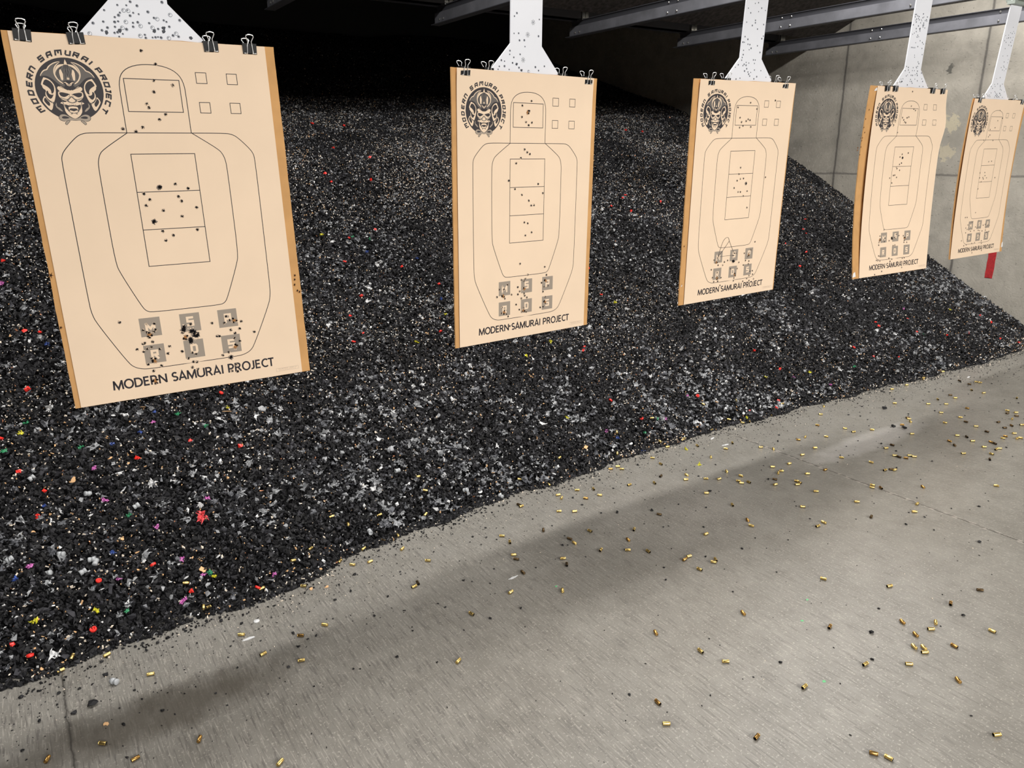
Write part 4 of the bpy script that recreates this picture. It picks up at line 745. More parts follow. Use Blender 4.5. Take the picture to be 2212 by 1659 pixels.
for i in range(5):
    x, y, z, ya, sw, ro = POSE[i]
    TM = Matrix.Translation((x, y, z + 1.4)) @ Matrix.Rotation(ya, 4, 'Z') @ Matrix.Rotation(sw, 4, 'X') @ Matrix.Rotation(ro, 4, 'Y')
    rnd = random.Random(100+i)
    # paper
    def pf(u, v): return put(i, -HW + 2*HW*u, HH - 2*HH*v, 0.0)
    def pb(u, v): return put(i, -HW + 2*HW*u, HH - 2*HH*v, -0.35)
    V, F = grid_sheet(pf, pb, 24, 40)
    paper = mesh_obj('paper_target', V, F, M['paper'], None, None, True, TM)
    tag(paper, PAPER_LABEL[i], 'paper target', 'hanging paper targets')
    P_OUT.build('silhouette_print', i, [M['ink'], M['ink_pale']], paper)
    for sq in P_SQ: sq.build('lettered_square', i, [M['ink_grey'], M['paper']], paper)
    P_EM.build('emblem_print', i, [M['ink_em'], M['ink_mid'], M['ink_lt'], M['paper']], paper)
    P_TXT.build('title_lettering', i, [M['ink']], paper)
    P_SML.build('maker_lettering', i, [M['ink_pale']], paper)
    for (u, v, typ) in D['holes'][i][:100]:
        if abs(u) > HW-3 or abs(v) > HH-3: continue
        hole_print(u, v, typ, rnd).build('bullet_hole', i, [M['hole_shade'], M['smudge'], M['paper'], M['torn']], paper)
    if i == 2:
        th = empty('thread', mat=TM); tag(th, 'thin dark thread looping from the torn lettered squares of the third target', 'thread')
        for q in THREADS:
            mb = MB(); q = rounded(q, False, 1); mb.tube([put(i, a, b, 1.3) for a, b in q], 0.0006, 5); mb.build('strand', M['ink'], th)
    # cardboard backer
    cx = BOARD_DX[i]; bw, bh = 311.0, 453.5
    def edge_n(k, s): return 1.6*noise.noise((k*9.0, i*3.3, s)) + 0.8*noise.noise((k*40.0, i*3.3, s))
    def bf(d):
        def f(u, v):
            U_b = cx - bw + 2*bw*u; V_b = bh - 2*bh*v
            if u == 0: U_b += edge_n(v, 1.0)
            if u == 1: U_b += edge_n(v, 7.0)
            if v == 0: V_b += edge_n(u, 11.0)
            return (U_b*0.001, (bend(i, U_b, V_b) + d)*0.001, V_b*0.001)
        return f
    V, F = grid_sheet(bf(0.0), bf(5.0), 16, 60)
    board = mesh_obj('cardboard_backer', V, F, M['kraft'], None, None, False, TM)
    tag(board, BOARD_LABEL[i], 'cardboard', 'cardboard backers')
    for (u, v, typ) in D['bholes'][i]:
        p = Print(); p.fill(star(u, v, 3.2, 5.5 if not typ else 9, 5, rnd, 0.8, 1.0), 0.5, 1); p.fill(star(u, v, 2.0, 4.2 if not typ else 7.5, 5, rnd, 0.7, 1.2), 0.6, 0)
        u0 = max(cx-bw+2, min(cx+bw-2, u))
        mesh_obj('bullet_hole', [(a*0.001, (bend(i, a, b) - d)*0.001, b*0.001) for a, b, d in p.V], p.F, [M['hole_shade'], M['torn']], board, p.M)
    for (ti, tu, tv, tw, th_) in ((3, -330, -432, 24, 26), (4, 322, -410, 22, 34), (2, -311, -365, 8, 14), (3, -300, 438, 22, 16)):
        if ti == i:
            mb = MB(); q = [(tu-tw/2, tv-th_/2), (tu+tw/2, tv-th_/2+3), (tu+tw/2-4, tv+th_/2), (tu-tw/2+6, tv+th_/2-6)]
            V = [(a*0.001, (bend(i, a, b)-dd)*0.001, b*0.001) for dd in (0.1, 1.6) for a, b in q]
            o = fix_normals(mesh_obj('tape_strip', V, [(0, 1, 2, 3), (4, 7, 6, 5), (0, 4, 5, 1), (1, 5, 6, 2), (2, 6, 7, 3), (3, 7, 4, 0)], M['tape'], board)); o['label'] = 'white tape'
    # hanger behind the board
    hx = HANG_DX[i]; top = 2.205 - (z + 1.4)
    hg = empty('target_hanger', mat=TM); tag(hg, HANG_LABEL[i], 'hanger', 'white target hangers')
    zb = 0.36 if i < 3 else 0.405
    out = [(-0.175, zb), (-0.175, 0.425), (-0.066, 0.540), (-0.0655, 0.75), (-0.064, top), (0.064, top), (0.0655, 0.75), (0.066, 0.540), (0.175, 0.425), (0.175, zb)]
    lean = HANG_LEAN[i]; hy = 0.0065 + (0.007 if i > 2 else 0.0)
    out = [(a + hx*0.001 + lean*max(0, b-0.54), b) for a, b in out]
    mb = MB(); mb.prism(out, hy, hy + 0.005)
    fix_normals(mb.build('hanger_plate', M['hang'], hg))
    mb = MB(); cxx = hx*0.001 + lean*(top-0.54)
    mb.box(cxx-0.085, cxx+0.085, -0.012, 0.03, top-0.03, top-0.012); mb.box(cxx-0.06, cxx+0.06, -0.03, 0.05, top-0.012, top+0.02)
    mb.build('carriage', M['carriage'], hg)
    marks = list(D['marks'][i]) if i < 3 else []
    if i == 3:
        marks = [(hx + 24 + rnd.gauss(0, 26), 760 + rnd.gauss(0, 16), 0) for k in range(26)] + [(hx+20, 722, 2), (hx + 22, 712, 0)]
        marks += [(hx + 10 + rnd.uniform(-52, 56), rnd.uniform(540, 740), 0) for k in range(30)]
        for k in range(38):
            v = rnd.uniform(462, 550); marks.append((hx + rnd.uniform(-1, 1)*(60 + (545-v)*0.8), v, 0))
    if i == 4:
        marks = [(hx + lean*(vv-540) + rnd.uniform(-50, 50), vv, 0) for vv in [rnd.uniform(540, 850) for k in range(32)]]
        for k in range(34):
            v = rnd.uniform(462, 545); marks.append((hx + rnd.uniform(-1, 1)*(58 + (545-v)*0.8), v, 0))
    for (u, v, typ) in marks[:100]:
        if v*0.001 > top - 0.03 or v < 455: continue
        p = Print(); r = rnd.uniform(2.0, 3.3)
        if typ == 1:
            p.disc(u, v, 5.2, 0.2, 1, 1, 12); p.disc(u+0.5, v, 3.4, 0.35, 2, 1, 12); p.fill(star(u-1, v+1, 1.0, 2.0, 4, rnd), 0.5, 0)
        elif typ == 2: p.fill(star(u, v, 4.6, 5.6, 8, rnd, 0.8, rnd.uniform(0, 3)), 0.3, 0)
        elif typ == 3:
            p.disc(u, v, 2.6, 0.2, 1, 1, 10)
            for k in range(7):
                a = k*0.9; p.line([(u + 2.5*math.cos(a), v + 2.5*math.sin(a)), (u + 6*math.cos(a+0.35), v + 6*math.sin(a+0.35)), (u + 8.5*math.cos(a+0.9), v + 8.5*math.sin(a+0.9))], 0.9, False, 0.35, 0)
        else:
            p.disc(u, v, r*1.25, 0.2, 1, 1, 10); p.fill(star(u-0.4, v+0.4, r*0.6, r*1.05, 5, rnd), 0.35, 0)
        mesh_obj('bullet_mark', [(a*0.001, hy - d*0.001, b*0.001) for a, b, d in p.V], p.F, [M['mark'], M['ringm'], M['hang']], hg, p.M)
    # binder clips along the top edge
    for k, (u, v) in enumerate(D['clips'][i]):
        gapc = (i, k) in GAP_CLIPS
        name_pos = ['outer left', 'inner left', 'inner right', 'outer right'][k]
        c = empty('binder_clip', mat=TM @ Matrix.Translation((u*0.001, (bend(i, u, HH)*0.001 + 0.0), 0.4535 + (0.003 if gapc else 0.0))) @ Matrix.Rotation(rnd.uniform(-0.07, 0.07), 4, 'Y'))
        tag(c, 'black binder clip, %s of four on the %s target%s' % (name_pos, TGT[i], ', tucked behind its paper' if gapc else ''), 'binder clip', 'binder clips on the targets')
        if clip_count == 0:
            b = CLIP_BODY; hs = CLIP_H
        else:
            b = CLIP_BODY.copy(); COL.objects.link(b); hs = []
            for h_ in CLIP_H:
                h2 = h_.copy(); COL.objects.link(h2); hs.append(h2)
        for q in [b] + hs: q.parent = c
        if gapc:
            b.scale = (1, 0.62, 1); b.location.y = 0.0030; hs[0].location.y = 0.0062
        clip_count += 1

# ---------------------------------------------------------------- the rubber pile
TOE = [(-3.0, 2.2), (-1.0, 2.2), (0.0, 2.23), (0.6, 2.25), (0.8, 2.31), (1.1, 2.37), (1.6, 2.4), (2.1, 2.41), (2.5, 2.44), (3.1, 2.42), (4.3, 2.34), (5.0, 2.27), (5.8, 2.24), (6.6, 2.40)]

def toe_y(x):
    return np.interp(x, [a for a, b in TOE], [b for a, b in TOE]) + 0.012*np.sin(x*9.1) + 0.008*np.sin(x*23.0 + 1.0)

def mound_z(x, y):
    d = y - toe_y(x)
    z = np.where(d < 2.45, 0.555*d, 0.555*2.45 + 0.31*(d - 2.45))
    z = z - 0.02*np.exp(-np.maximum(d, 0)/0.12)
    b = 0.020*np.sin(2.1*x + 0.6*y) * np.sin(1.7*y + 0.4) + 0.012*np.sin(5.3*x - 2.0*y + 1.0)*np.sin(4.1*y + 1.3*x)
    return z + b*np.clip(d/0.5, 0, 1)


def chip_cloud(P, N, size, flat, rg):
    """one low, angular chip (six corners, eight faces) per point; returns verts and faces"""
    n = len(P)
    a = np.radians([90, 210, 330, 150, 270, 30])
    base = np.stack([np.cos(a)*1.1, np.sin(a)*1.1, [1, 1, 1, -1, -1, -1]], 1)
    tri = np.array([(0, 1, 2), (3, 5, 4), (0, 3, 1), (1, 3, 4), (1, 4, 2), (2, 4, 5), (2, 5, 0), (0, 5, 3)])
    B = base[None] + rg.uniform(-0.34, 0.34, (n, 6, 3))
    B[:, :, 0] *= (size*rg.uniform(0.7, 1.5, n))[:, None]; B[:, :, 1] *= (size*rg.uniform(0.5, 1.0, n))[:, None]; B[:, :, 2] *= (size*flat)[:, None]
    q = rg.normal(size=(n, 4)); q[:, 0] += 1.2*0 ; q /= np.linalg.norm(q, axis=1)[:, None]
    a, b, c, d = q.T
    Rm = np.stack([np.stack([1-2*(c*c+d*d), 2*(b*c-a*d), 2*(b*d+a*c)], 1), np.stack([2*(b*c+a*d), 1-2*(b*b+d*d), 2*(c*d-a*b)], 1), np.stack([2*(b*d-a*c), 2*(c*d+a*b), 1-2*(b*b+c*c)], 1)], 1)
    Vv = np.einsum('nij,nkj->nki', Rm, B) + P[:, None, :]
    return Vv.reshape(-1, 3), (tri[None] + 6*np.arange(n)[:, None, None]).reshape(-1, 3)

def np_mesh(name, V, T, mi, mats, label, cat):
    me = bpy.data.meshes.new(name)
    me.vertices.add(len(V)); me.vertices.foreach_set('co', V.astype(np.float32).ravel())
    me.loops.add(len(T)*3); me.loops.foreach_set('vertex_index', T.astype(np.int32).ravel())
    me.polygons.add(len(T)); me.polygons.foreach_set('loop_start', np.arange(0, len(T)*3, 3, dtype=np.int32))
    me.polygons.foreach_set('material_index', mi.astype(np.int32))
    for m in mats: me.materials.append(m)
    me.polygons.foreach_set('use_smooth', np.zeros(len(T), dtype=bool))
    me.update(calc_edges=True)
    o = bpy.data.objects.new(name, me); COL.objects.link(o)
    return tag(o, label, cat, None, 'stuff')

def scatter(per_m2, ymin, ymax, rg, xmin=-1.3, xmax=6.57):
    n = int(per_m2*(ymax-ymin)*(xmax-xmin))
    x = rg.uniform(xmin, xmax, n); y = rg.uniform(ymin, ymax, n)
    # keep what the photograph's neighbourhood can see: a wedge widened a step to either side
    keep = (y - toe_y(x) > -0.015) & (x > -0.9 - 0.02*y + 0.0) & (x > (y-2.2)*0.05 - 1.0)
    x, y = x[keep], y[keep]
    return x, y, mound_z(x, y)

def pile():
    Vs, Ts, Ms = [], [], []; off = 0
    # the body of the heap
    gx = np.linspace(-2.5, 6.598, 180); gy = np.concatenate([np.linspace(2.1, 4.5, 140), np.linspace(4.55, 9.78, 90)])
    XX, YY = np.meshgrid(gx, gy, indexing='ij'); ZZ = np.maximum(mound_z(XX, YY) - 0.009, -0.02)
    Vs.append(np.stack([XX, YY, ZZ], -1).reshape(-1, 3)); ny = len(gy)
    I = (np.arange(len(gx)-1)[:, None]*ny + np.arange(ny-1)[None]).ravel()
    Ts.append(np.concatenate([np.stack([I, I+ny, I+ny+1], 1), np.stack([I, I+ny+1, I+1], 1)])); Ms.append(np.full(len(Ts[0]), 2)); off = len(Vs[0])
    for (dens, y0, y1, s0, s1) in ((17000, 2.05, 3.1, 0.0042, 0.0125), (12500, 3.1, 4.2, 0.0050, 0.0130), (10500, 4.2, 6.2, 0.0055, 0.0120), (2600, 6.2, 9.6, 0.009, 0.018)):
        x, y, z = scatter(dens, y0, y1, rng)
        n = len(x); sz = s0 + (s1-s0)*rng.beta(1.3, 3.0, n); big = rng.random(n) < 0.03; sz[big] *= 1.3
        d = y - toe_y(x)
        lift = rng.uniform(0.0, 0.010, n)*np.clip(d/0.12, 0.15, 1) + sz*0.25
        P_ = np.stack([x, y, np.maximum(z, 0) + lift], 1)
        V, T = chip_cloud(P_, None, sz, rng.uniform(0.25, 0.55, n), rng)
        Vs.append(V); Ts.append(T + off); off += len(V)
        Ms.append(np.repeat(rng.choice(4, n, p=[0.42, 0.27, 0.23, 0.08]), 8))
    return np.concatenate(Vs), np.concatenate(Ts), np.concatenate(Ms)
V, T, MI = pile()
np_mesh('rubber_mound', V, T, MI, [M['rub0'], M['rub1'], M['rub2'], M['rub3']], 'sloping heap of black granulated rubber filling the back of the range', 'rubber granules')

def clump(x, y, f, ph):
    return np.sin(f*x + 2.1*np.sin(0.7*f*y + ph) + ph)*np.sin(0.9*f*y + 1.7*np.sin(0.6*f*x) - ph)

def flecks():
    Vs, Ts, Ms = [], [], []; off = 0
    for (dens, y0, y1, s0, s1) in ((3600, 2.05, 3.1, 0.0016, 0.0062), (6800, 3.1, 4.2, 0.0018, 0.0055), (8200, 4.2, 6.6, 0.0022, 0.0054), (900, 6.6, 9.6, 0.004, 0.007)):
        x, y, z = scatter(dens, y0, y1, rng)
        k = rng.random(len(x)) < np.clip(0.45 + 0.4*clump(x, y, 2.1, 0.6) + 0.3*clump(x, y, 6, 2.0), 0.12, 1)
        x, y, z = x[k], y[k], z[k]; n = len(x)
        sz = s0 + (s1-s0)*rng.beta(1.2, 2.6, n)
        P_ = np.stack([x, y, np.maximum(z, 0) + rng.uniform(0.005, 0.014, n)], 1)
        V, T = chip_cloud(P_, None, sz, rng.uniform(0.2, 0.5, n), rng)
        Vs.append(V); Ts.append(T+off); off += len(V); Ms.append(np.repeat(rng.choice(4, n, p=[0.46, 0.10, 0.41, 0.03] if y0 > 3.0 else [0.46, 0.24, 0.27, 0.03]), 8))
    return np.concatenate(Vs), np.concatenate(Ts), np.concatenate(Ms)
V, T, MI = flecks()
np_mesh('paper_flecks', V, T, MI, [M['cream'], M['tan'], M['plas_w'], M['copper']], 'tiny pale paper and cardboard flecks sprinkled over the rubber heap', 'paper flecks')

def shred_tris(rg, size, arms):
    """a torn, many-armed scrap of thin plastic"""
    V = [(0, 0, 0.15*size)]; T = []
    a0 = rg.uniform(0, 6.28); core = size*rg.uniform(0.40, 0.80)
    A = np.sort(rg.uniform(0, 6.28, arms)) + a0
    ring = []
    for a in A:
        ring.append(len(V)); V.append((core*math.cos(a-0.32), core*math.sin(a-0.32), rg.uniform(-0.25, 0.45)*size))
        ring.append(len(V)); V.append((core*math.cos(a+0.32), core*math.sin(a+0.32), rg.uniform(-0.25, 0.45)*size))
    for k in range(len(ring)): T.append((0, ring[k], ring[(k+1) % len(ring)]))
    for j, a in enumerate(A):
        L = size*rg.uniform(0.15, 0.75); m = len(V); bend_ = rg.uniform(-0.7, 0.7); zz = rg.uniform(-0.15, 0.6)*size
        mid = (0.6*(core+L)*math.cos(a+bend_*0.4), 0.6*(core+L)*math.sin(a+bend_*0.4)); w = size*0.13
        V.append((mid[0]-w*math.sin(a), mid[1]+w*math.cos(a), zz)); V.append((mid[0]+w*math.sin(a), mid[1]-w*math.cos(a), zz*0.8))
        V.append(((core+L)*math.cos(a+bend_), (core+L)*math.sin(a+bend_), zz*rg.uniform(0.2, 1.2)))
        p, q = ring[2*j], ring[2*j+1]
        T += [(p, q, m), (p, m, m+1), (m, m+1, m+2)]
    return V, T

def thicken(V, T, th):
    n = len(V); V2 = [(a, b, c+th) for a, b, c in V]
    return V + V2, [t[::-1] for t in T] + [tuple(k+n for k in t) for t in T]

def shreds():
    bank = []
    for k in range(40):
        V, T = shred_tris(rng, 1.0, int(rng.integers(3, 8))); V, T = thicken(V, T, 0.05); V = np.array(V, float); T = np.array(T)
        if k % 2:   # folded over on itself
            W, U2 = shred_tris(rng, 0.8, int(rng.integers(3, 7))); W, U2 = thicken(W, U2, 0.05); W = np.array(W)[:, [1, 2, 0]] + np.array([0.2, 0.1, 0.35]); T = np.concatenate([T, np.array(U2) + len(V)]); V = np.concatenate([V, W])
        bank.append((V, T))
    Vs, Ts, Ms = [], [], []; off = 0
    for (dens, y0, y1, s0, s1) in ((1350, 2.1, 3.1, 0.007, 0.023), (950, 3.1, 4.4, 0.006, 0.019), (560, 4.4, 6.6, 0.008, 0.016)):
        x, y, z = scatter(dens, y0, y1, rng)
        k = (rng.random(len(x)) < np.clip(0.33 + 0.34*clump(x, y, 2.3, 1.9) + 0.4*clump(x, y, 7, 0.3), 0.08, 1)) & (y - toe_y(x) > 0.03)
        for xx, yy, zz in zip(x[k], y[k], z[k]):
            V, T = bank[int(rng.integers(40))]; a = rng.uniform(0, 6.28); s = rng.uniform(s0, s1)
            tx, ty = rng.uniform(-0.5, 0.5), rng.uniform(-0.3, 0.6)
            Rz = np.array([[math.cos(a), -math.sin(a), 0], [math.sin(a), math.cos(a), 0], [0, 0, 1]])
            Rx = np.array([[1, 0, 0], [0, math.cos(ty), -math.sin(ty)], [0, math.sin(ty), math.cos(ty)]]); Ry = np.array([[math.cos(tx), 0, math.sin(tx)], [0, 1, 0], [-math.sin(tx), 0, math.cos(tx)]])
            Vs.append((V*s) @ (Rx @ Ry @ Rz).T + np.array([xx, yy, zz + 0.011])); Ts.append(T+off); off += len(V)
            Ms.append(np.full(len(T), rng.choice(3, p=[0.56, 0.07, 0.37])))
        # rounder crumpled lumps among them
        x, y, z = scatter(dens*0.9, y0, y1, rng); k = (rng.random(len(x)) < np.clip(0.32 + 0.3*clump(x, y, 2.3, 1.9) + 0.4*clump(x, y, 7, 0.3), 0.08, 1)) & (y - toe_y(x) > 0.03)
        x, y, z = x[k], y[k], z[k]; n = len(x); sz = rng.uniform(s0*0.4, s1*0.40, n)
        V, T = chip_cloud(np.stack([x, y, z+0.011], 1), None, sz, rng.uniform(0.35, 0.8, n), rng)
        Vs.append(V); Ts.append(T+off); off += len(V); Ms.append(np.repeat(rng.choice(3, n, p=[0.52, 0.14, 0.34]), 8))
    return np.concatenate(Vs), np.concatenate(Ts), np.concatenate(Ms)
V, T, MI = shreds()
np_mesh('plastic_shreds', V, T, MI, [M['plas_g'], M['plas_w'], M['plas_d']], 'grey and white torn plastic shreds strewn through the rubber heap', 'plastic shreds')

def grit():
    n = 5200
    x = rng.uniform(-1.0, 6.5, n); d = rng.exponential(0.10, n); far = rng.random(n) < 0.16; d[far] = rng.uniform(0, 1.5, far.sum())
    y = toe_y(x) - d
    sz = np.where(d < 0.07, rng.uniform(0.0015, 0.0045, n), rng.uniform(0.0008, 0.0024, n))
    V, T = chip_cloud(np.stack([x, y, sz*0.35], 1), None, sz, rng.uniform(0.3, 0.6, n), rng)
    return V, T, np.repeat(rng.choice(4, n, p=[0.55, 0.25, 0.12, 0.08]), 8)
V, T, MI = grit()
np_mesh('rubber_grit', V, T, MI, [M['rub0'], M['rub2'], M['rub1'], M['cream']], 'fine black rubber grit dusted over the concrete along the heap', 'rubber grit')

# ---------------------------------------------------------------- wording for small things
def column(px):
    for lim, w in ((700, 'below leftmost target'), (960, 'left of second target'), (1290, 'below second target'), (1475, 'left of third target'), (1700, 'below third target'), (1845, 'left of fourth target'), (2035, 'below fourth target')):
        if px < lim: return w
    return 'below rightmost target'
NTH = ['leftmost', 'second', 'third', 'fourth', 'fifth', 'sixth', 'seventh', 'eighth', 'ninth', 'tenth', 'eleventh', 'twelfth', 'thirteenth', 'fourteenth', 'fifteenth', 'sixteenth', 'seventeenth', 'eighteenth', 'nineteenth', 'twentieth']
def row(p, px, py):
    d = float(p[1] - toe_y(p[0]))
    if d > 0.0:
        return 'on rubber heap' if d < 0.9 else 'high on rubber heap'
    if d > -0.13: return 'on concrete at heap edge'
    if d > -0.38: return 'on concrete near heap'
    if py > 1330: return 'on open foreground concrete'
    return 'on mid concrete'
WAIT = {}
def label_later(o, adj, noun, p):
    px, py = img(p)
    WAIT.setdefault((adj + ' ' + noun, row(p, px, py), column(px)), []).append((px, py, o))
def write_labels():
    for (what, rw, cl), L in WAIT.items():
        L.sort(key=lambda t: t[0])
        for k, (px, py, o) in enumerate(L):
            if len(L) == 1: o['label'] = '%s %s %s, the only one' % (what, rw, cl)
            elif k == len(L)-1: o['label'] = '%s %s %s, rightmost' % (what, rw, cl)
            elif k == 0: o['label'] = '%s %s %s, leftmost' % (what, rw, cl)
            else: o['label'] = '%s %s %s, %s from left' % (what, rw, cl, NTH[min(k, 19)])

def surf(x, y):
    d = y - float(toe_y(x))
    return (max(0.0, float(mound_z(x, y))) + 0.008) if d > 0.01 else 0.0

# ---------------------------------------------------------------- brass casings
def casing_mesh(name, mat):
    mb = MB()
    prof = [(-0.0096, 0.0), (-0.0096, 0.0020), (-0.0094, 0.0021), (-0.0094, 0.0024), (-0.0096, 0.0025), (-0.0096, 0.0046), (-0.0092, 0.00498), (-0.0084, 0.00498), (-0.0082, 0.0043), (-0.0073, 0.0043), (-0.0066, 0.00495), (0.0090, 0.00480), (0.0096, 0.00476), (0.0096, 0.00450), (0.0088, 0.00448), (-0.004, 0.00440), (-0.004, 0.0)]
    mb.lathe(prof, 18, [0]*13 + [1, 1, 1])
    o = mb.build(name, [mat, M['bore']], None, True)
    me = o.data; fix_normals(o)
    bpy.data.objects.remove(o)
    return me
CM = [casing_mesh('brass_casing', M[k]) for k in ('brass', 'brass1', 'brass2')]
ADJ = ['bright brass', 'dull brass', 'tarnished']
rc = random.Random(5)
for (x, y, a, dk) in D['casings']:
    o = bpy.data.objects.new('brass_casing', CM[dk]); COL.objects.link(o)
    on_heap = y > float(toe_y(x)) + 0.01
    if rc.random() < 0.5: a += math.pi
    o.location = (x, y, surf(x, y) + 0.0050 + (0.003 if on_heap else 0))
    o.rotation_euler = (rc.uniform(0, 6.2), rc.uniform(-0.35, 0.35) if on_heap else 0.004, a)
    tag(o, None, 'bullet casing', 'spent casings on the heap' if on_heap else 'spent casings on the concrete')
    label_later(o, ADJ[dk], 'casing', (x, y, o.location.z))

# ---------------------------------------------------------------- loose rubber crumbs on the slab
def crumb_mesh(seed):
    r = random.Random(seed); bm = bmesh.new()
    for k in range(16):
        a = r.uniform(0, 6.28); u = r.uniform(-1, 1); q = math.sqrt(1-u*u)*r.uniform(0.75, 1.15)
        bm.verts.new((1.25*q*math.cos(a), 0.9*q*math.sin(a), 0.6*u*r.uniform(0.7, 1.1)))
    bmesh.ops.convex_hull(bm, input=bm.verts)
    for v in [v for v in bm.verts if not v.link_faces]: bm.verts.remove(v)
    zmin = min(v.co.z for v in bm.verts)
    for v in bm.verts: v.co.z -= zmin
    me = bpy.data.meshes.new('rubber_crumb'); bm.to_mesh(me); bm.free()
    me.materials.append(M['rub0'] if seed % 3 else M['rub1'])
    return me
CR = [crumb_mesh(40+k) for k in range(12)]
LS = [0.0034, 0.0052, 0.0080, 0.0125]
pts = [tuple(c) for c in D['crumbs']]
occ = [(c[0], c[1]) for c in D['casings']]
for k in range(120):
    for _ in range(30):
        x = rc.uniform(-0.3, 5.6); d = rc.expovariate(1/0.16) + 0.02; y = float(toe_y(x)) - d
        px, py = img((x, y, 0))
        if 0 < px < 2212 and 0 < py < 1659 and all(abs(x-c[0]) + abs(y-c[1]) > 0.03 for c in pts + occ): pts.append((x, y, 0 if rc.random() < 0.75 else 1)); break
for (x, y, s) in pts:
    o = bpy.data.objects.new('rubber_crumb', CR[rc.randrange(12)]); COL.objects.link(o)
    r = LS[s]*rc.uniform(0.85, 1.2); o.scale = (r, r, r*rc.uniform(0.8, 1.2)); o.rotation_euler = (0, 0, rc.uniform(0, 6.28))
    for (cx, cy) in occ:
        d = math.hypot(x-cx, y-cy)
        if d < 0.012 + r: x, y = cx + (x-cx)/max(d, 1e-4)*(0.013+r), cy + (y-cy)/max(d, 1e-4)*(0.013+r)
    o.location = (x, y, 0.0)
    tag(o, None, 'rubber crumb', 'rubber crumbs strayed onto the concrete')
    label_later(o, ['tiny', 'small', 'medium', 'large'][s] + ' black', 'rubber crumb', (x, y, 0))

# ---------------------------------------------------------------- coloured scraps
def mesh_from(name, V, T, mat):
    me = bpy.data.meshes.new(name); me.from_pydata([tuple(map(float, v)) for v in V], [], [tuple(int(k) for k in t) for t in T]); me.materials.append(mat); me.update()
    return me
def shred_mesh(name, mat, size, arms, rg):
    V, T = shred_tris(rg, size, arms); V, T = thicken(V, T, size*0.10); V = np.array(V); T = np.array(T)
    for sw, sc in (([1, 2, 0], 0.75), ([2, 0, 1], 0.6)):
        W, U2 = shred_tris(rg, size*sc, arms); W, U2 = thicken(W, U2, size*0.10)
        W = np.array(W)[:, sw] + np.array([rg.uniform(-0.4, 0.4), rg.uniform(-0.4, 0.4), 0.35])*size
        T = np.concatenate([T, np.array(U2) + len(V)]); V = np.concatenate([V, W])
    return mesh_from(name, V, T, mat)
def cap_mesh(mat, r):
    mb = MB(); mb.lathe([(0, 0), (0, r*0.9), (r*0.15, r), (r*0.75, r), (r*0.8, r*0.9), (r*0.8, r*0.62), (r*0.3, r*0.55), (r*0.3, r*0.28), (r*0.7, r*0.25), (r*0.72, 0.0)], 18)
    o = mb.build('plastic_cap', mat, None, True); fix_normals(o); me = o.data; bpy.data.objects.remove(o)
    me.transform(Matrix.Rotation(-math.pi/2, 4, 'Y')); return me
def wad_mesh(mat):
    mb = MB(); r = 0.0085; L = 0.021
    mb.lathe([(0, 0), (0, r*0.92), (0.001, r), (L*0.35, r*0.95), (L*0.4, r*0.8), (L*0.5, r*0.8), (L*0.55, r), (L, r*1.03), (L, r*0.88), (L*0.62, r*0.84), (L*0.62, 0)], 16)
    o = mb.build('plastic_wad', mat, None, True); fix_normals(o); me = o.data; bpy.data.objects.remove(o); return me
def disc_mesh(mat):
    mb = MB(); r = 0.0092
    mb.lathe([(0, 0), (0, r), (0.0016, r*1.02), (0.0022, r*0.9), (0.0018, r*0.75), (0.003, r*0.55), (0.0034, 0)], 20)
    o = mb.build('plastic_disc', mat, None, True); fix_normals(o); me = o.data; bpy.data.objects.remove(o)
    me.transform(Matrix.Rotation(-math.pi/2, 4, 'Y')); return me
def scrap_mesh(name, mat, sx, sy, th, rg, n=11):
    pts = []
    for k in range(n):
        a = 6.283*k/n; r = rg.uniform(0.55, 1.15); pts.append((sx*r*math.cos(a), sy*r*math.sin(a)))
    V = [(a, b, 0.15*sx*math.sin(70*a)*0.3) for a, b in pts] + [(a, b, th + 0.15*sx*math.sin(70*a)*0.3) for a, b in pts]
    tri = geometry.tessellate_polygon([[Vector((p[0], p[1], 0)) for p in pts]])
    T = [tuple(t[::-1]) for t in tri] + [tuple(k+n for k in t) for t in tri]
    for k in range(n): T += [(k, (k+1) % n, (k+1) % n + n), (k, (k+1) % n + n, k+n)]
    return mesh_from(name, V, T, mat)
rg = np.random.default_rng(77)
def frag_mesh(name, mat, r):
    V, T = chip_cloud(np.array([[0, 0, r*0.4]]), None, np.array([r]), np.array([0.8]), rg)
    V2, T2 = chip_cloud(np.array([[r*0.5, r*0.3, r*0.5]]), None, np.array([r*0.7]), np.array([0.7]), rg)
    return mesh_from(name, np.concatenate([V, V2]), np.concatenate([T, T2+6]), mat)
CAPS = [cap_mesh(M['red'], 0.0088), cap_mesh(M['red'], 0.0098)]
WAD = wad_mesh(plain('clear_wad_plastic', (0.42, 0.44, 0.46), 0.3)); DISC = disc_mesh(M['plas_w'])
SHN = {'y': ('yellow plastic', 'yel'), 'g': ('green plastic', 'grn'), 'p': ('pink plastic', 'pink'), 'b': ('blue plastic', 'blue')}
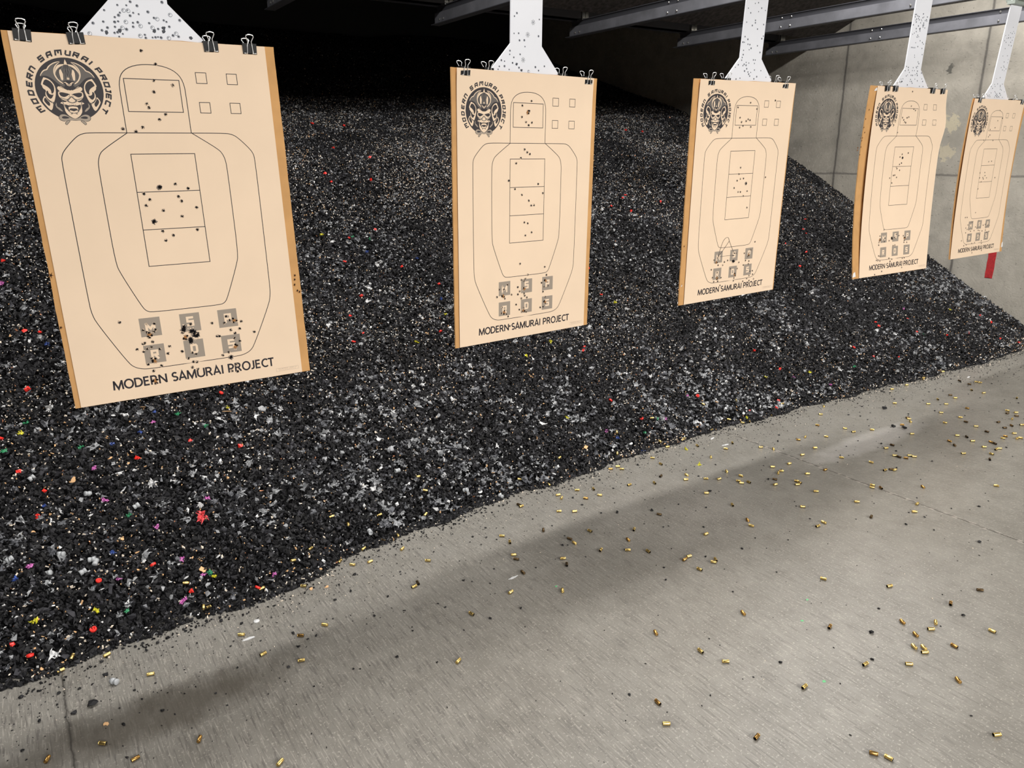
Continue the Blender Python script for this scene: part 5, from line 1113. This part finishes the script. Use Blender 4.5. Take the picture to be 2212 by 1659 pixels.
for (x, y, kd, sv) in D['bits']:
    on_heap = y > float(toe_y(x)) + 0.01
    z = surf(x, y) + (0.004 if on_heap else 0.0004)
    til = (rc.uniform(-0.5, 0.5), rc.uniform(-0.5, 0.5), rc.uniform(0, 6.28)) if on_heap else (0, 0, rc.uniform(0, 6.28))
    far = 1.0 + 0.12*max(0.0, y - 3.5)
    if kd == 'r':
        if sv: me, nm, ad, nn, ct = CAPS[rc.randrange(2)], 'red_cap', 'red plastic', 'cap', 'red cap'; til = (rc.uniform(-0.3, 1.1), rc.uniform(-0.7, 0.7), rc.uniform(0, 6.28))
        else: me, nm, ad, nn, ct = frag_mesh('plastic_fragment', M['red'], rc.uniform(0.0062, 0.0085)*far), 'plastic_fragment', 'red plastic', 'fragment', 'plastic fragment'
    elif kd == 's': me, nm, ad, nn, ct = shred_mesh('plastic_shred', M['coral'], 0.021, 8, rg), 'plastic_shred', 'stringy coral red', 'shred', 'plastic shred'
    elif kd in SHN:
        me, nm, ad, nn, ct = shred_mesh('plastic_shred', M[SHN[kd][1]], rc.uniform(0.0105, 0.0140)*far if not sv else 0.0155, rc.randrange(4, 8), rg), 'plastic_shred', SHN[kd][0], 'shred', 'plastic shred'
    elif kd == 't':
        s_ = [0.0085, 0.013, 0.017][sv]; me, nm, ad, nn, ct = scrap_mesh('cardboard_scrap', M['tan'], s_, s_*0.75, 0.0018, rg), 'cardboard_scrap', 'tan cardboard', 'scrap', 'cardboard scrap'
    elif kd == 'w': me, nm, ad, nn, ct = DISC, 'plastic_disc', 'round white plastic', 'disc', 'plastic disc'; til = (til[0], til[1], til[2])
    elif kd == 'c': me, nm, ad, nn, ct = WAD, 'plastic_wad', 'frosted plastic', 'wad', 'plastic wad'; z += 0.0085
    else: me, nm, ad, nn, ct = scrap_mesh('paper_scrap', M['plas_w'], 0.021, 0.006, 0.0012, rg, 14), 'paper_scrap', 'torn white', 'scrap', 'paper scrap'; til = (0, 0, rc.uniform(-0.3, 0.3))
    o = bpy.data.objects.new(nm, me); COL.objects.link(o); o.location = (x, y, z); o.rotation_euler = til
    tag(o, None, ct, 'coloured scraps among the rubber' if on_heap else 'scraps on the concrete')
    label_later(o, ad, nn, (x, y, z))
# specks of green paint on the slab
for (x, y) in ((1.957, 1.203), (1.845, 1.143), (1.655, 0.938), (1.335, 1.735)):
    o = bpy.data.objects.new('paint_fleck', scrap_mesh('paint_fleck', M['greenpaint'], 0.006, 0.0045, 0.0006, rg, 9)); COL.objects.link(o); o.location = (x, y, 0.0002)
    tag(o, None, 'paint fleck', 'green paint flecks on the concrete'); label_later(o, 'pale green', 'paint fleck', (x, y, 0))
write_labels()
